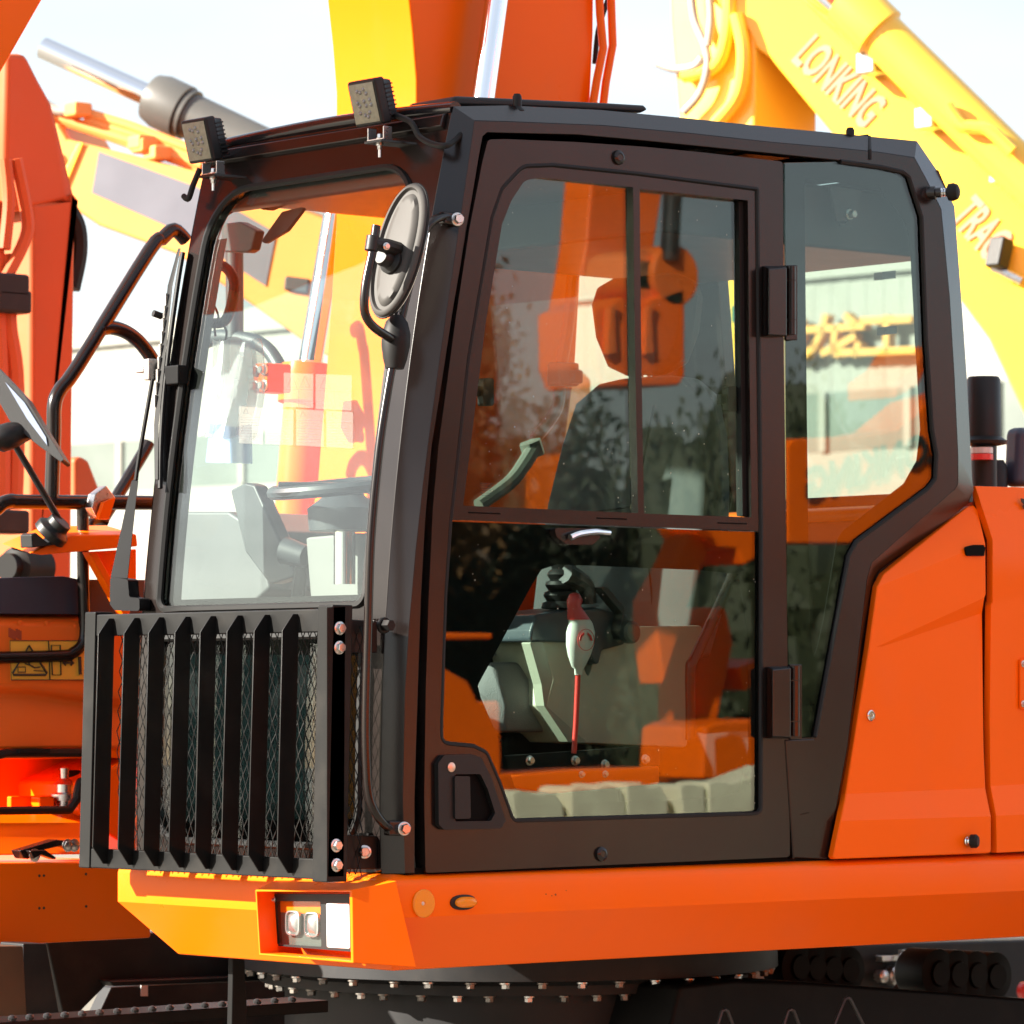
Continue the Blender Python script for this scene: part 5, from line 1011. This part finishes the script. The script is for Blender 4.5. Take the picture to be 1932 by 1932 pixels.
for s_, (xa, ya), (xb, yb_), sz in (('LONKING', (1400, 1790), (1040, 1900), .34), ('龙工', (940, 1860), (590, 1960), .3)):
    p0, p1 = R(b7(xb, yb_), 9.98), R(b7(xa, ya), 9.98)
    if s_ == 'LONKING': txt(s_, 'house_lettering', INK, hb_, p1, p0-p1, ZV, sz*.75, th=.01)
f5 = rthing((640, 700), 12, 'unseen orange excavator at the left end of the opposite row, kept for its reflection')  # out of view, kept for the warm reflection on the cab side
for (x0, x1, z0, z1, y, th, nm) in ((1.0, 5.5, .9, 2.0, -6.5, 2.4, 'house'), (-3.5, .6, .8, 2.1, -7, 2.2, 'counterweight')):
    k = MB(); k.box(((x0+x1)/2, y-th/2, (z0+z1)/2), x1-x0, th, z1-z0); k.build(nm, ORG, f5, bevel=.08, seg=3)
k = MB(); k.prism([Vector((x, -7.6, z)) for x, z in ((.3, 1.6), (1.0, 1.6), (3.4, 4.6), (6.4, 3.9), (6.5, 4.4), (3.3, 5.2))], Vector((0, -.5, 0))); k.build('boom', ORG, f5, bevel=.02)
for y_ in (-6.4, -8.6): k = MB(); k.prism([Vector((x, y_, z)) for x, z in ((-3.2, .05), (4.6, .05), (5.1, .45), (4.6, .85), (-3.2, .85), (-3.7, .45))], Vector((0, -.5, 0))); k.build('track', BLKU, f5, bevel=.03)

# trees beyond the opposite row, some added ahead of the cab: trunk, drooping leaf clumps
def tree(x, y, h, r, m, lab, weep=.5, n=22000):
    lo = .66 if m is LEAF2 else .42
    t = empty('willow_tree' if weep > .3 else 'autumn_tree', (x, y, 0), lab, 'tree', 'trees beyond the opposite row'); k = MB()
    k.tube([Vector((x, y, 0)), Vector((x+.1, y, h*.4)), Vector((x-.1, y+.1, h*.8))], [.22, .06], 10, smooth=4)
    for i in range(7):
        a_ = i*.9; k.tube([Vector((x, y, h*(.35+.05*i))), Vector((x+math.cos(a_)*r*.5, y+math.sin(a_)*r*.5, h*(.55+.05*i))), Vector((x+math.cos(a_)*r*.9, y+math.sin(a_)*r*.9, h*(.5+.05*i)))], [.08, .02], 6, smooth=3)
    k.build('trunk', BARK, t); k = MB(); rnd = random.Random(int(x*31+y*7))
    cl = [(rnd.uniform(0, 6.28), rnd.uniform(.2, 1)*r, h*rnd.uniform(lo, 1.0)) for _ in range(90)]
    for i in range(n):
        a_, q_, z = cl[i % 90]; f_ = 1-.6*abs(z/h-.6); c = Vector((x+math.cos(a_)*q_*f_+rnd.gauss(0, .22), y+math.sin(a_)*q_*f_+rnd.gauss(0, .22), z+rnd.gauss(0, .25)-weep*abs(rnd.gauss(0, 1.0))))
        l_, w_ = rnd.uniform(.035, .075), rnd.uniform(.012, .028); d = Vector((rnd.gauss(0, .5), rnd.gauss(0, .5), -weep*1.5+rnd.gauss(0, .5))).normalized(); s_ = d.orthogonal().normalized(); s_ = (s_+d.cross(s_)*rnd.uniform(-1, 1)).normalized()
        k.add([c-d*l_, c+s_*w_, c+d*l_, c-s_*w_], [(0, 1, 2, 3)])
    for a_, q_, z in cl:
        f_ = 1-.6*abs(z/h-.6); c = Vector((x+math.cos(a_)*q_*f_, y+math.sin(a_)*q_*f_, z-.15-weep*.3)); r0 = rnd.uniform(.22, .4)
        k.loft([[c+Vector((math.cos(t)*r0*w_*rnd.uniform(.8, 1.2), math.sin(t)*r0*w_*rnd.uniform(.8, 1.2), hh_*r0*(1+weep))) for t in [0, 1.05, 2.1, 3.14, 4.2, 5.25]] for w_, hh_ in ((.3, -1), (.9, -.5), (1, .2), (.4, .9))])
    k.build('crown', m, t, smooth=0)
for x, y, h, r, m, lab, wp in ((15.6, -20, 4.9, 1.5, LEAF2, 'browning tree mirrored at the left of the upper door glass', .2), (20.2, -20, 4.2, 1.3, LEAF1, 'willow mirrored between the raised bucket and the window frame', .8), (13, -21, 4.6, 1.9, LEAF1, 'low willow left of the browning tree across the lane', .7), (9.5, -19, 6, 2.6, LEAF2, 'browning tree at the left end of the row across the lane', .3), (-11, -10, 7.5, 3, LEAF1, 'willow added out of view to darken the reflection in the front pillar', .8), (-15, -13.5, 8, 3.4, LEAF1, 'tall unseen willow farthest out, added to darken the front pillar reflection', .8), (-8.5, -12.5, 7, 2.8, LEAF1, 'unseen willow nearest the camera, added to darken the front pillar reflection', .7)):  # last willows are added out of view to darken the front pillar's reflection
    tree(x, y, h, r, m, lab, wp)

# dark hedge closing the lane behind the trees: nobody could count its leaves
hg = MB(); rnd = random.Random(5)
def hh(x): return 3.3+1.1*math.exp(-((x-18.6)/2.6)**4)+.25*math.sin(x*1.9)+.15*math.sin(x*4.3)
for i in range(88): hg.box((-8+i*.5, -23.6, hh(-8+i*.5)/2-.2), .5, 1.6, hh(-8+i*.5)-.4)
for i in range(50000):
    x = rnd.uniform(-8, 36); z = hh(x)*rnd.random()**.6+.1*rnd.random(); y = -23.6+rnd.uniform(.5, 1.3)
    c = Vector((x, y, z)); d = Vector((rnd.gauss(0, 1), rnd.gauss(0, .6), rnd.gauss(-.6, 1))).normalized(); q = d.orthogonal().normalized(); l_ = rnd.uniform(.035, .1); hg.add([c-d*l_, c+q*l_*.45, c+d*l_, c-q*l_*.45], [(0, 1, 2, 3)])
ho_ = hg.build('hedge', mat('hedge_leaf', (.02, .026, .011), .7, var=.15, scale=2), smooth=0, kind='stuff')
ho_['label'] = 'dark hedge beyond the opposite row, mirrored in the door glass'; ho_['category'] = 'hedge'
